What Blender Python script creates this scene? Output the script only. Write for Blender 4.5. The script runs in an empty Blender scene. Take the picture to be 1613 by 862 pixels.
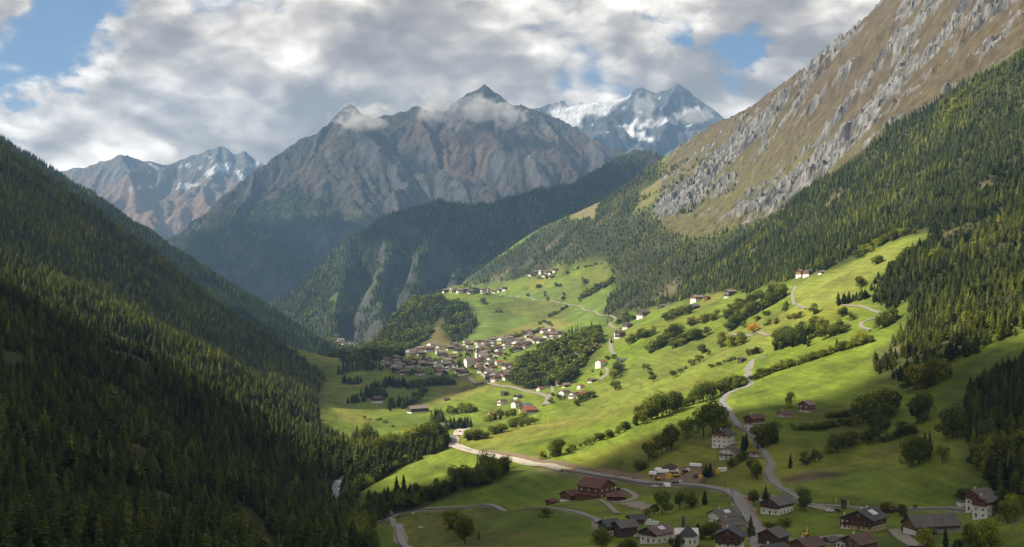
import bpy, bmesh, math, random
import numpy as np
from mathutils import Vector, Matrix

random.seed(7)
R = math.radians
SC = bpy.context.scene
COL = SC.collection

# ------------------------------------------------------------------ camera
F, CX, HY = 1947.0, 806.5, 450.0          # focal length and horizon row of the photograph, in its pixels
cam_d = bpy.data.cameras.new('camera')
cam = bpy.data.objects.new('camera', cam_d); COL.objects.link(cam)
cam.location = (0, 0, 0); cam.rotation_euler = (R(90), 0, 0)
cam_d.sensor_width = 36.0; cam_d.lens = 36.0 * F / 1613.0
cam_d.shift_y = (HY - 431.0) / 1613.0
cam_d.clip_start = 1.0; cam_d.clip_end = 60000.0
SC.camera = cam

# ------------------------------------------------------------------ sun, sky, exposure
SUN_AZ, SUN_EL = 264.0, 42.0              # compass: 0 = straight ahead (+Y), 270 = left (-X)
sdir = Vector((math.sin(R(SUN_AZ)) * math.cos(R(SUN_EL)), math.cos(R(SUN_AZ)) * math.cos(R(SUN_EL)), math.sin(R(SUN_EL))))
sun_d = bpy.data.lights.new('sun', 'SUN'); sun_d.energy = 5.0; sun_d.angle = R(0.8); sun_d.color = (1.0, 0.91, 0.75)
sun = bpy.data.objects.new('sun', sun_d); COL.objects.link(sun)
sun.rotation_euler = sdir.to_track_quat('Z', 'Y').to_euler(); sun.location = sdir * 3000
SC.view_settings.view_transform = 'Standard'; SC.view_settings.look = 'None'
SC.view_settings.exposure = 1.1; SC.view_settings.gamma = 1.0
SC.cycles.use_denoising = True; SC.cycles.denoiser = 'OPENIMAGEDENOISE'; SC.cycles.denoising_prefilter = 'NONE'; SC.cycles.denoising_input_passes = 'RGB_ALBEDO_NORMAL'
SC.cycles.max_bounces = 5; SC.cycles.diffuse_bounces = 2; SC.cycles.glossy_bounces = 2
SC.cycles.transmission_bounces = 3; SC.cycles.volume_bounces = 0; SC.cycles.transparent_max_bounces = 8
SC.cycles.caustics_reflective = False; SC.cycles.caustics_refractive = False
SC.cycles.use_adaptive_sampling = True; SC.cycles.adaptive_threshold = 0.01
SC.render.use_persistent_data = False

world = bpy.data.worlds.new('World'); SC.world = world; world.use_nodes = True

# ------------------------------------------------------------------ node helper
def S2L(r, g, b):
    f = lambda c: (c / 255 / 12.92) if c / 255 <= 0.04045 else ((c / 255 + 0.055) / 1.055) ** 2.4
    return (f(r), f(g), f(b), 1.0)

class NT:
    """small wrapper to write node graphs as calls"""
    def __init__(s, tree):
        s.t = tree; s.n = tree.nodes; s.l = tree.links
    def new(s, typ, **kw):
        n = s.n.new(typ)
        for k, v in kw.items(): setattr(n, k, v)
        return n
    def put(s, sock, v):
        if isinstance(v, bpy.types.NodeSocket): s.l.new(v, sock)
        elif isinstance(v, bpy.types.Node): s.l.new(v.outputs[0], sock)
        else:
            try: sock.default_value = v
            except Exception: sock.default_value = (v, v, v) if sock.type == 'VECTOR' else (v, v, v, 1)
    def math(s, op, a, b=0.0, c=0.0, clamp=False):
        n = s.new('ShaderNodeMath', operation=op, use_clamp=clamp)
        s.put(n.inputs[0], a); s.put(n.inputs[1], b); s.put(n.inputs[2], c); return n.outputs[0]
    def vmath(s, op, a, b=(0, 0, 0), scale=None):
        n = s.new('ShaderNodeVectorMath', operation=op)
        s.put(n.inputs[0], a); s.put(n.inputs[1], b)
        if scale is not None: s.put(n.inputs[3], scale)
        return n.outputs['Value'] if op in ('DOT_PRODUCT', 'LENGTH', 'DISTANCE') else n.outputs[0]
    def noise(s, vec, scale, detail=4, rough=0.55, lac=2.0, dist=0.0):
        n = s.new('ShaderNodeTexNoise'); s.put(n.inputs['Vector'], vec); s.put(n.inputs['Scale'], scale)
        s.put(n.inputs['Detail'], detail); s.put(n.inputs['Roughness'], rough); s.put(n.inputs['Lacunarity'], lac)
        s.put(n.inputs['Distortion'], dist); return n.outputs[0]
    def mix(s, fac, a, b, blend='MIX'):
        n = s.new('ShaderNodeMix', data_type='RGBA', blend_type=blend); n.clamp_factor = True
        s.put(n.inputs[0], fac); s.put(n.inputs[6], a); s.put(n.inputs[7], b); return n.outputs[2]
    def ramp(s, fac, stops, interp='LINEAR'):
        n = s.new('ShaderNodeValToRGB'); n.color_ramp.interpolation = interp
        e = n.color_ramp.elements
        while len(e) < len(stops): e.new(0.5)
        for i, (p, c) in enumerate(stops):
            e[i].position = p; e[i].color = c if len(c) == 4 else (*c, 1)
        s.put(n.inputs[0], fac); return n.outputs[0]
    def maprange(s, v, a, b, c=0.0, d=1.0, smooth=True):
        n = s.new('ShaderNodeMapRange', interpolation_type='SMOOTHSTEP' if smooth else 'LINEAR')
        s.put(n.inputs[0], v); s.put(n.inputs[1], a); s.put(n.inputs[2], b); s.put(n.inputs[3], c); s.put(n.inputs[4], d)
        return n.outputs[0]

def new_mat(name):
    m = bpy.data.materials.new(name); m.use_nodes = True
    m.node_tree.nodes.clear(); return m, NT(m.node_tree)

# ------------------------------------------------------------------ sky: clear blue with a broken deck of cumulus, by direction
def build_world():
    n = NT(world.node_tree); n.n.clear()
    out = n.new('ShaderNodeOutputWorld'); bg = n.new('ShaderNodeBackground'); n.l.new(bg.outputs[0], out.inputs[0])
    tc = n.new('ShaderNodeTexCoord'); d = n.vmath('NORMALIZE', tc.outputs['Generated'])
    sky = n.new('ShaderNodeTexSky', sky_type='NISHITA'); sky.sun_disc = False; sky.sun_elevation = R(SUN_EL); sky.sun_rotation = R(SUN_AZ)
    sky.altitude = 1400; sky.air_density = 1.0; sky.dust_density = 0.6; sky.ozone_density = 1.5
    n.put(sky.inputs[0], d)
    def dirv(px, py): return tuple(Vector(((px - CX) / F, 1.0, (HY - py) / F)).normalized())
    # where the deck is thin (blue gaps) or heavy, as directions: place, reach, amount
    BL = [(70,40,120,-.40),(150,25,90,-.36),(35,150,65,-.42),(100,110,60,-.22),(15,5,60,.36),(1160,85,76,-.55),(1065,45,44,-.36),(950,112,80,-.10),(900,125,50,-.12),(985,70,70,.12),(225,70,120,.30),(300,130,150,.20),(470,150,230,.22),(620,60,230,.26),(760,110,150,.16),(110,215,150,.18),(430,240,160,.12),(1060,150,110,.24),(1300,60,170,.20),(560,230,150,.10),(900,165,90,.16),(830,130,70,.14),(1180,200,160,.22),(20,70,60,.12),(30,190,50,.18)]
    wv = n.new('ShaderNodeTexNoise'); n.put(wv.inputs['Vector'], n.vmath('MULTIPLY', d, (1, 1, 1.5))); wv.inputs['Scale'].default_value = 18.0; wv.inputs['Detail'].default_value = 7; wv.inputs['Roughness'].default_value = 0.62
    warp = n.vmath('SCALE', n.vmath('SUBTRACT', wv.outputs['Color'], (0.5, 0.5, 0.5)), scale=0.09)
    dw = n.vmath('NORMALIZE', n.vmath('ADD', d, warp)); lay = 0.0
    for px, py, rad, amp in BL:
        c = n.vmath('DISTANCE', dw, dirv(px, py)); lay = n.math('ADD', n.math('MULTIPLY', n.maprange(c, 0.0, rad / F, 1.0, 0.0), amp), lay)
    def puff(v, sc):                                                # round tops, creased valleys
        acc = 0.0
        for k, amp in ((1.0, 1.0), (2.2, 0.5), (4.7, 0.27)):
            q = n.noise(v, sc * k, 0.0, 0.5); acc = n.math('ADD', n.math('MULTIPLY', n.math('ABSOLUTE', n.math('MULTIPLY_ADD', q, 2.0, -1.0)), amp), acc)
        return acc
    def density(v, det):
        s = n.vmath('MULTIPLY', v, (1.0, 1.0, 1.9)); s2 = n.vmath('ADD', s, n.vmath('SCALE', warp, scale=0.30))
        a = n.noise(s, 5.0, det, 0.58); b = puff(s2, 10.0)
        return n.math('ADD', n.math('MULTIPLY', n.math('SUBTRACT', a, 0.5), 1.25), n.math('MULTIPLY', n.math('SUBTRACT', b, 0.42), 0.50))
    d0 = density(d, 9)
    den = n.math('ADD', n.math('ADD', d0, 0.47), lay)
    off = n.vmath('NORMALIZE', n.vmath('ADD', d, (-0.011, 0.0, 0.017))); d1 = density(off, 6)
    off2 = n.vmath('NORMALIZE', n.vmath('ADD', d, (-0.032, 0.0, 0.050))); d2 = density(off2, 3)
    cover = n.maprange(den, 0.16, 0.46)
    rim = n.math('ADD', n.math('MULTIPLY', n.math('SUBTRACT', d0, d1), 1.0), n.math('MULTIPLY', n.math('SUBTRACT', d0, d2), 0.75))
    thick = n.maprange(n.math('ADD', den, n.math('MULTIPLY', lay, 0.6)), 0.40, 1.10)
    low = n.new('ShaderNodeSeparateXYZ'); n.put(low.inputs[0], d)
    shade = n.math('ADD', n.math('MULTIPLY', rim, 1.30), n.math('MULTIPLY', thick, -0.50))
    shade = n.math('ADD', shade, n.maprange(low.outputs[2], 0.19, 0.09, 0.0, 0.12))
    ccol = n.ramp(n.math('ADD', shade, 0.60), [(0.0, (0.265, 0.220, 0.192)), (0.28, (0.385, 0.325, 0.280)), (0.55, (0.62, 0.535, 0.452)), (0.80, (0.95, 0.85, 0.73)), (1.0, (1.24, 1.13, 1.0))])
    skyc = n.vmath('SCALE', n.mix(1.0, sky.outputs[0], (0.86, 0.93, 1.02, 1), 'MULTIPLY'), scale=0.072)
    col = n.mix(cover, skyc, ccol)
    up = n.maprange(low.outputs[2], -0.12, -0.02)                   # below the horizon only dim earth light
    n.put(bg.inputs[0], n.mix(up, (0.05, 0.055, 0.05, 1), col)); bg.inputs[1].default_value = SKY_GAIN
    world.cycles.sampling_method = 'MANUAL'; world.cycles.sample_map_resolution = 512
SKY_GAIN = 0.62
build_world()


# ------------------------------------------------------------------ numpy noise
def _hash(ix, iy, seed):
    h = (ix.astype(np.int64) * 374761393 + iy.astype(np.int64) * 668265263 + seed * 1274126177) & 0x7fffffff
    h = ((h ^ (h >> 13)) * 1274126177) & 0x7fffffff
    return (h ^ (h >> 16)) & 0xffff
def perlin(x, y, seed=0):
    x0 = np.floor(x); y0 = np.floor(y); fx = x - x0; fy = y - y0
    u = fx * fx * fx * (fx * (fx * 6 - 15) + 10); v = fy * fy * fy * (fy * (fy * 6 - 15) + 10)
    def g(ix, iy, dx, dy):
        a = _hash(ix, iy, seed) * (2 * math.pi / 65536.0); return np.cos(a) * dx + np.sin(a) * dy
    n00 = g(x0, y0, fx, fy); n10 = g(x0 + 1, y0, fx - 1, fy)
    n01 = g(x0, y0 + 1, fx, fy - 1); n11 = g(x0 + 1, y0 + 1, fx - 1, fy - 1)
    return (n00 + (n10 - n00) * u + ((n01 + (n11 - n01) * u) - (n00 + (n10 - n00) * u)) * v) * 1.5
def fbm(x, y, wl, octv=5, gain=0.5, seed=0):
    a = 1.0; s = 0.0; f = 1.0 / wl
    for o in range(octv):
        s = s + a * perlin(x * f + 17.3 * o, y * f - 9.1 * o, seed + o); a *= gain; f *= 2.03
    return s
def ridged(x, y, wl, octv=5, gain=0.5, seed=0):
    a = 1.0; s = 0.0; f = 1.0 / wl; w = 1.0
    for o in range(octv):
        n = 1.0 - np.abs(perlin(x * f + 31.7 * o, y * f + 5.3 * o, seed + o)) * 1.6
        n = n * n; s = s + a * n * w; w = np.clip(n * 1.5, 0, 1); a *= gain; f *= 2.05
    return s
def sstep(a, b, x):
    t = np.clip((x - a) / (b - a), 0, 1); return t * t * (3 - 2 * t)

def unproj(px, py, D): return ((px - CX) / F * D, D, (HY - py) / F * D)
def proj(x, y, z): return CX + F * x / y, HY - F * z / y
def in_poly(px, py, poly):
    inside = np.zeros(np.shape(px), bool); n = len(poly); j = n - 1
    for i in range(n):
        xi, yi = poly[i]; xj, yj = poly[j]
        if yi != yj:
            c = ((yi > py) != (yj > py)) & (px < (xj - xi) * (py - yi) / (yj - yi) + xi)
            inside ^= c
        j = i
    return inside

# ------------------------------------------------------------------ object helpers
def tag(o, label=None, cat=None, group=None, kind=None):
    if label: o['label'] = label
    if cat: o['category'] = cat
    if group: o['group'] = group
    if kind: o['kind'] = kind
    return o
def link(name, me, parent=None, mat=None):
    o = bpy.data.objects.new(name, me); COL.objects.link(o)
    if mat is not None and me is not None and len(me.materials) == 0: me.materials.append(mat)
    if parent is not None: o.parent = parent
    return o
def empty(name, loc=(0, 0, 0), rz=0.0):
    o = bpy.data.objects.new(name, None); COL.objects.link(o)
    o.location = loc; o.rotation_euler = (0, 0, rz); o.empty_display_size = 0.5; return o

def grid_mesh(name, X, Y, Z, smooth=True):
    ny, nx = X.shape
    me = bpy.data.meshes.new(name)
    co = np.stack([X, Y, Z], -1).reshape(-1, 3).astype(np.float32)
    i = np.arange((ny - 1) * (nx - 1)); r = i // (nx - 1); c = i % (nx - 1); a = r * nx + c
    q = np.stack([a, a + 1, a + nx + 1, a + nx], -1).astype(np.int32)
    me.vertices.add(len(co)); me.vertices.foreach_set('co', co.ravel())
    me.loops.add(q.size); me.loops.foreach_set('vertex_index', q.ravel())
    me.polygons.add(len(q)); me.polygons.foreach_set('loop_start', np.arange(0, q.size, 4, dtype=np.int32))
    me.polygons.foreach_set('loop_total', np.full(len(q), 4, np.int32))
    me.polygons.foreach_set('use_smooth', np.full(len(q), smooth))
    me.update(); return me
def set_attr(me, name, arr, typ='FLOAT'):
    at = me.attributes.new(name, typ, 'POINT')
    if typ == 'FLOAT_COLOR':
        arr = np.asarray(arr, np.float32).reshape(-1, 3); arr = np.concatenate([arr, np.ones((len(arr), 1), np.float32)], 1)
        at.data.foreach_set('color', arr.ravel())
    else: at.data.foreach_set('value', np.asarray(arr).ravel())

class Field:
    """height field on a world grid with bilinear lookup"""
    def __init__(s, xs, ys, Z): s.xs, s.ys, s.Z = xs, ys, Z
    def at(s, x, y):
        x = np.asarray(x, float); y = np.asarray(y, float)
        i = np.clip(np.searchsorted(s.xs, x) - 1, 0, len(s.xs) - 2); j = np.clip(np.searchsorted(s.ys, y) - 1, 0, len(s.ys) - 2)
        u = np.clip((x - s.xs[i]) / (s.xs[i + 1] - s.xs[i]), 0, 1); v = np.clip((y - s.ys[j]) / (s.ys[j + 1] - s.ys[j]), 0, 1)
        Z = s.Z
        return (Z[j, i] * (1 - u) + Z[j, i + 1] * u) * (1 - v) + (Z[j + 1, i] * (1 - u) + Z[j + 1, i + 1] * u) * v
    def hit(s, px, py, d0=330.0, d1=5000.0):
        """first point of the ground seen along the line of sight through a spot of the photograph"""
        D = np.geomspace(d0, d1, 2600); x = (px - CX) / F * D; z = (HY - py) / F * D
        g = s.at(x, D) - z; k = np.argmax(g > 0)
        if g[k] <= 0: k = np.argmax(g)
        a, b = D[max(k - 1, 0)], D[k]
        for _ in range(25):
            m = (a + b) / 2
            if s.at((px - CX) / F * m, m) > (HY - py) / F * m: b = m
            else: a = m
        m = (a + b) / 2
        return float((px - CX) / F * m), float(m), float(s.at((px - CX) / F * m, m))
    def slope(s, x, y, e=8.0):
        gx = (s.at(x + e, y) - s.at(x - e, y)) / (2 * e); gy = (s.at(x, y + e) - s.at(x, y - e)) / (2 * e)
        return gx, gy

# ------------------------------------------------------------------ the valley ground: surveyed heights, then a thin plate through them
SURVEY = [
 # gorge and river
 (548,862,880),(535,800,1060),(530,768,1160),(545,715,1430),(575,672,1640),(655,632,1950),
 # left mountainside, near part
 (0,862,480),(120,862,500),(250,862,560),(430,862,740),(0,740,640),(150,740,700),(300,740,850),(420,780,880),(0,600,900),(130,620,980),
 (250,640,1100),(380,690,1180),(480,745,1210),
 # light spur
 (0,408,1500),(120,455,1500),(240,515,1500),(350,580,1480),(430,640,1470),(500,695,1450),
 (0,460,1250),(160,550,1250),(300,620,1300),
 # second spur
 (0,298,2000),(110,365,2000),(220,440,2000),(330,520,2000),(430,600,1950),
 # its crest
 (-150,128,2600),(0,240,2600),(100,308,2600),(200,378,2600),(300,448,2560),(400,520,2500),(470,570,2420),(520,604,2330),
 # meadows on the valley floor
 (560,648,1780),(530,612,2100),(610,668,1680),(650,650,1800),(590,588,2350),(700,624,2020),(760,603,2180),
 # near right bank
 (700,862,640),(600,862,720),(620,828,770),(700,810,800),(850,800,800),(860,860,640),(1000,842,680),(1000,790,800),(1230,805,720),(1100,862,610),
 (1350,850,620),(1500,810,690),(1555,795,680),(1613,862,545),(1500,862,580),(1613,760,690),(1613,700,760),(1400,725,860),(1300,682,940),(1450,690,880),
 (1270,642,1030),(1150,695,940),(1120,665,990),(1000,722,980),(900,742,1000),(800,712,1150),(722,690,1330),(640,742,1150),(580,762,1120),
 (720,760,1020),(780,728,1090),
 (900,655,1420),(960,612,1600),(835,642,1620),(865,630,1680),(800,612,1880),(620,580,2480),(740,572,2400),(830,548,2560),(890,532,2650),
 (870,600,1900),(950,552,1950),(900,540,2080),(960,592,1780),(990,524,2200),
 # terrace meadow above the village
 (640,552,2720),(720,485,3250),(760,460,3500),(700,457,3500),(850,472,3400),(880,432,3700),(950,412,3620),(955,470,3050),(930,492,2850),(800,520,2950),
 (570,555,3000),(600,525,3100),(640,485,3250),(545,548,4300),(500,530,4200),
 # right mountainside
 (1000,492,2600),(1060,482,2400),(1100,470,2250),(1150,462,2100),(1270,432,1750),(1460,366,1560),(1350,412,1640),(1250,482,1570),(1370,502,1330),
 (1180,532,1620),(1100,602,1400),(1190,572,1370),(1180,602,1280),(1300,582,1180),(1400,592,1070),(1530,592,970),(1613,542,980),(1613,420,1240),
 (1613,300,1520),(1613,80,2150),(1500,140,2300),(1400,195,2450),(1200,345,2650),(1100,372,2750),(1500,280,1850),(1350,320,2050),(1250,390,2100),(1150,420,2350),
 # rock slope and its skyline
 (1613,-170,2800),(1500,-75,3000),(1400,2,3200),(1260,110,3500),(1190,160,3650),(1130,195,3900),(1050,254,4200),(960,312,4400),(850,362,4500),(740,442,4350),
 (1500,55,2600),(1613,-20,2450),(1300,200,3000),(1150,300,3250),(1000,375,3300),(900,405,3700),(820,425,4050),
]
EXTRA = [ # behind the crests and outside the picture, in metres
 (-1750,2600,560),(-1750,1500,430),(-1300,1500,300),(-1000,1000,170),(-1700,500,330),(-800,500,110),(-450,450,-10),(-300,200,-40),(0,150,-40),(0,330,-85),
 (250,250,-60),(450,450,-40),(700,700,60),(1000,900,220),(1800,1200,560),(1800,2300,900),(1900,3200,1150),
 (-1750,3300,330),(-1300,3000,170),(-900,2950,-20),(-600,2800,-150),(-420,3100,-190),(-500,3800,-215),(-900,3700,-180),
 (-600,4900,-320),(0,4900,-220),(500,5000,60),(1000,4600,420),(1800,4600,800),(-190,4050,-150),(-60,3950,-70),(60,4150,40),(-1700,4500,100),
 (1100,3900,560),(1500,4000,800),
 (-400,3150,-195),(-385,3320,-205),(-335,3380,-195),(-295,3520,-185),(-245,3680,-175),(-205,3790,-165),(-430,2950,-190),(-330,3700,-210),(-300,4200,-225),
 (-720,1700,75),(-560,1720,-20),(-420,1720,-110),(-600,1380,5),(-480,1380,-62),(-380,1370,-118),
]
P = np.array([unproj(*p) for p in SURVEY] + EXTRA, float)
W = np.array([1.0] * len(SURVEY) + [1.0] * len(EXTRA))
def tps_fit(P, lam=2e-4):
    q = P[:, :2] / 1000.0; n = len(q)
    r2 = ((q[:, None] - q[None]) ** 2).sum(-1)
    K = 0.5 * r2 * np.log(r2 + 1e-12) + lam * np.eye(n)
    B = np.c_[np.ones(n), q]; A = np.block([[K, B], [B.T, np.zeros((3, 3))]])
    return q, np.linalg.solve(A, np.r_[P[:, 2], np.zeros(3)])
def tps_eval(q, w, x, y):
    x = np.asarray(x) / 1000.0; y = np.asarray(y) / 1000.0; n = len(q)
    out = w[n] + w[n + 1] * x + w[n + 2] * y
    for i in range(n):
        r2 = (x - q[i, 0]) ** 2 + (y - q[i, 1]) ** 2
        out = out + 0.5 * w[i] * r2 * np.log(r2 + 1e-12)
    return out
Q, TW = tps_fit(P)
gx = np.arange(-1700, 1801, 7.0)
gy = [120.0]
while gy[-1] < 5300: gy.append(gy[-1] + min(4.6 + max(gy[-1] - 600, 0) * 0.0022, 13.0))
gy = np.array(gy)
TX, TY = np.meshgrid(gx, gy)
TZ0 = tps_eval(Q, TW, TX, TY)

# ------------------------------------------------------------------ what covers the ground (outlines read off the photograph, carried by the ground itself)
TPX, TPY = proj(TX, TY, TZ0)
F_LEFT = [(-900,-400),(0,228),(100,298),(200,370),(300,440),(400,513),(470,560),(514,594),(500,620),(498,645),(508,680),(560,702),(620,706),(660,696),(706,694),(712,702),(680,716),(620,738),(575,764),(552,800),(556,862),(560,1500),(-900,1500)]
F_BELT = [(560,1000),(553,822),(590,797),(650,780),(720,766),(800,738),(802,749),(720,778),(655,801),(610,814),(577,832),(568,1000)]
F_KNOLL = [(798,600),(830,572),(868,548),(905,522),(940,522),(946,542),(925,566),(905,592),(890,608),(830,612)]
F_BLUFF = [(566,562),(600,525),(655,472),(690,463),(700,470),(692,500),(672,535),(650,548),(640,558),(596,574)]
F_COPSE = [(702,476),(735,480),(752,512),(738,530),(715,542),(700,522)]
F_RIGHT = [(2400,-420),(1613,78),(1560,112),(1500,143),(1450,178),(1400,203),(1370,238),(1320,272),(1260,304),(1210,348),(1150,360),(1092,378),(1052,362),(1030,335),(1052,262),(1040,252),(960,312),(850,362),(730,440),(730,452),(840,437),(880,420),(955,404),(968,452),(950,492),(962,508),(1000,492),(1040,482),(1100,466),(1150,458),(1180,462),(1240,442),(1300,424),(1340,406),(1420,372),(1462,360),(1480,352),
           (1440,392),(1404,420),(1372,452),(1376,480),(1400,486),(1440,470),(1430,520),(1380,565),(1378,590),(1430,604),(1470,588),(1520,562),(1613,520),(2400,300)]
F_EDGE = [(1720,560),(1613,566),(1560,600),(1524,640),(1520,690),(1545,748),(1570,790),(1640,800),(1720,760)]
F_VALE = [(440,480),(500,500),(560,520),(600,500),(640,455),(668,462),(640,500),(570,562),(548,580),(520,585)]
ROCK = [(2400,-900),(1613,-300),(1400,-8),(1260,100),(1190,150),(1130,190),(1050,248),(1030,335),(1052,362),(1092,378),(1150,360),(1210,348),(1260,304),(1320,272),(1370,238),(1400,203),(1450,178),(1500,143),(1613,78),(2400,-420)]
DRY_SPOTS = [[(895,335),(945,318),(935,345),(900,348)],[(1008,318),(1046,300),(1020,325),(998,336)],[(1005,302),(1045,277),(1060,284),(1012,312)]]
def soft(polys, sig=0):
    m = np.zeros(TX.shape)
    for p in polys: m = np.maximum(m, in_poly(TPX + wob, TPY + wob2, p))
    return m.astype(float)
wob = fbm(TX, TY, 60, 3, 0.6, 11) * 9 * (900 / TY); wob2 = fbm(TX, TY, 60, 3, 0.6, 15) * 6 * (900 / TY)
m_forest = soft([F_LEFT, F_BELT, F_KNOLL, F_BLUFF, F_COPSE, F_RIGHT, F_EDGE])
m_dry = soft(DRY_SPOTS); m_forest = m_forest * (1 - m_dry)
m_forest = np.maximum(m_forest, in_poly(TPX, TPY, F_VALE) & (TY > 2750)); m_forest = np.maximum(m_forest, (TY > 2800) & (TX < -330) & (TY < 5200))
m_rock = soft([ROCK])
def blur(A, n):
    for _ in range(n):
        A = (A + np.roll(A, 1, 0) + np.roll(A, -1, 0) + np.roll(A, 1, 1) + np.roll(A, -1, 1)) / 5
    return A
bf = blur(m_forest, 8); br = blur(m_rock, 8)
# undulation: gullies and spurs on the wooded sides, ribs on the rock slope, gentle swells in the meadows
hid = sstep(5, -60, TX + 0 * TY)                     # left side of the valley
gul = fbm(TX * 0.55 + TY * 0.5, TY * 0.8 - TX * 0.35, 300, 5, 0.5, 3)
TZ = TZ0 + bf * (gul * 20 * sstep(500, 1400, TY) + fbm(TX, TY, 60, 3, 0.5, 9) * 3.0)
TZ += (1 - bf) * (1 - br) * (fbm(TX, TY, 150, 4, 0.45, 21) * 3.2 * sstep(450, 900, TY) + fbm(TX, TY * 0.6, 40, 2, 0.5, 27) * 0.7)
al = TX * 0.93 - TY * 0.36; ac = TX * 0.36 + TY * 0.93
warp = fbm(TX, TY, 220, 3, 0.5, 41) * 55
rib = ridged(ac + warp, al * 0.42, 190, 5, 0.55, 33)
rib2 = ridged(ac + warp * 0.6, al * 0.35 + 77, 70, 4, 0.6, 57)
rockiness = sstep(0.30, 0.85, fbm(al * 0.6, ac, 300, 4, 0.55, 63) * 0.8 + sstep(0.45, 1.25, rib) * 0.75 + 0.22)
lowslope = sstep(0, 90, (TPX - 1000) * 0.62 + (TPY - 380) * 1.0 + 330 - 0.0 * TPX)
TZ += br * ((rib - 0.9) * 18 + (rib2 - 0.9) * 9 * (0.35 + rockiness) + fbm(TX, TY, 26, 3, 0.6, 71) * 3.0 * rockiness)
GF = Field(gx, gy, TZ)
TPX, TPY = proj(TX, TY, TZ)

# colours of the cover (flat surface colours; the light comes from the sun and sky)
def lerp(a, b, t): return a * (1 - t[..., None]) + np.array(b) * t[..., None]
C3 = np.zeros(TX.shape + (3,)); C3[:] = (0.148, 0.198, 0.026)                     # meadow
n1 = fbm(TX, TY, 240, 4, 0.5, 81); n2 = fbm(TX * 1.0, TY * 0.5, 55, 4, 0.55, 83); n3 = fbm(TX, TY, 14, 2, 0.6, 85)
C3 = lerp(C3, (0.200, 0.210, 0.038), sstep(0.0, 0.7, n1))
C3 = lerp(C3, (0.110, 0.150, 0.024), sstep(0.1, 0.9, -n2) * 0.7)
# fields of other tones: (outline, colour, strength)
PALE = (0.215, 0.205, 0.050); OLIVE = (0.115, 0.120, 0.030); FRESH = (0.140, 0.215, 0.024); DRYG = (0.150, 0.120, 0.045); DEEP = (0.090, 0.140, 0.022); SOIL = (0.105, 0.085, 0.060); BARE = (0.26, 0.21, 0.15)
FIELDS = [
 ([(700,478),(960,440),(980,500),(900,530),(760,545),(640,560),(600,575)], (0.130,0.190,0.040), 0.8),
 ([(795,522),(870,497),(905,512),(840,530),(770,545)], PALE, 0.9),
 ([(760,480),(860,470),(900,492),(880,505),(800,500)], OLIVE, 0.7),
 ([(675,480),(702,480),(700,520),(715,545),(680,550),(650,548),(672,535)], DRYG, 0.9),
 ([(900,440),(960,405),(962,450),(880,478),(860,470)], OLIVE, 0.5),
 ([(700,610),(770,598),(800,604),(690,640),(660,640)], PALE, 0.55),
 ([(515,640),(560,640),(600,668),(540,665)], PALE, 0.6),
 ([(742,697),(820,672),(960,640),(1200,560),(1120,600),(960,660),(820,700),(760,712)], PALE, 0.45),
 ([(815,640),(905,628),(1060,590),(1180,552),(1180,535),(1060,575),(960,610),(850,640)], OLIVE, 0.35),
 ([(960,545),(1000,535),(1060,545),(1000,575),(960,570)], FRESH, 0.5),
 ([(1010,560),(1120,530),(1230,490),(1300,520),(1180,560),(1080,600),(960,640),(900,650)], (0.165,0.195,0.040), 0.6),
 ([(1250,440),(1340,415),(1460,366),(1400,420),(1330,470),(1255,492)], (0.195,0.220,0.050), 0.75),
 ([(1060,470),(1180,470),(1240,500),(1100,560),(1000,560)], OLIVE, 0.3),
 ([(1380,596),(1440,604),(1430,618),(1380,618),(1330,600)], OLIVE, 0.6),
 ([(640,812),(700,803),(850,800),(900,862),(640,862),(612,830)], OLIVE, 0.75),
 ([(760,815),(850,802),(900,815),(940,862),(830,835),(770,838)], DEEP, 0.9),
 ([(560,862),(600,822),(632,862)], DEEP, 0.8),
 ([(680,795),(780,745),(840,738),(900,760),(860,790)], (0.09,0.15,0.02), 0.6),
 ([(830,735),(1000,745),(1080,765),(960,765),(870,760)], OLIVE, 0.5),
 ([(1200,660),(1290,655),(1340,690),(1240,710),(1200,700)], DEEP, 0.5),
 ([(1240,650),(1400,640),(1400,680),(1340,690),(1290,670)], OLIVE, 0.8),
 ([(1225,758),(1290,738),(1325,748),(1280,758),(1255,765)], SOIL, 0.95),
 ([(1285,745),(1325,742),(1330,750),(1290,756)], (0.04,0.035,0.025), 0.8),
 ([(1370,710),(1420,702),(1420,712),(1375,722)], SOIL, 0.5),
 ([(1490,610),(1570,540),(1613,530),(1613,560),(1550,610),(1480,632)], (0.085,0.12,0.025), 0.8),
 ([(1020,745),(1060,738),(1110,730),(1130,748),(1100,770),(1030,758)], SOIL, 0.95),
 ([(850,735),(930,742),(1000,752),(1030,758),(1030,766),(940,752),(840,742)], BARE, 0.8),
 ([(745,705),(800,712),(850,722),(850,735),(800,724),(745,712)], BARE, 0.6),
 ([(0,555),(40,562),(48,590),(10,604),(0,600)], BARE, 0.8), ([(168,612),(202,622),(210,645),(178,640)], BARE, 0.8), ([(203,700),(236,718),(232,748),(210,738)], BARE, 0.8),
 ([(365,800),(400,810),(440,862),(420,862),(385,830)], BARE, 0.8),
]
for poly, col, k in FIELDS:
    C3 = lerp(C3, col, blur(in_poly(TPX + wob * 0.3, TPY + wob2 * 0.3, poly).astype(float), 1) * k)
C3 *= (1 + 0.26 * n2 + 0.20 * n3)[..., None]
strip = fbm(TX * 0.12 + TY * 0.02, TY * 0.9, 9, 2, 0.5, 91)      # mowing lines
C3 *= (1 + 0.06 * strip)[..., None]
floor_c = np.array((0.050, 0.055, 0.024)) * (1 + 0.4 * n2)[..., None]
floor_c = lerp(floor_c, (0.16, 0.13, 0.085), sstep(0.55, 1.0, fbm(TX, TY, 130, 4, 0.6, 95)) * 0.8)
C3 = C3 * (1 - bf[..., None]) + floor_c * bf[..., None]
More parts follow.
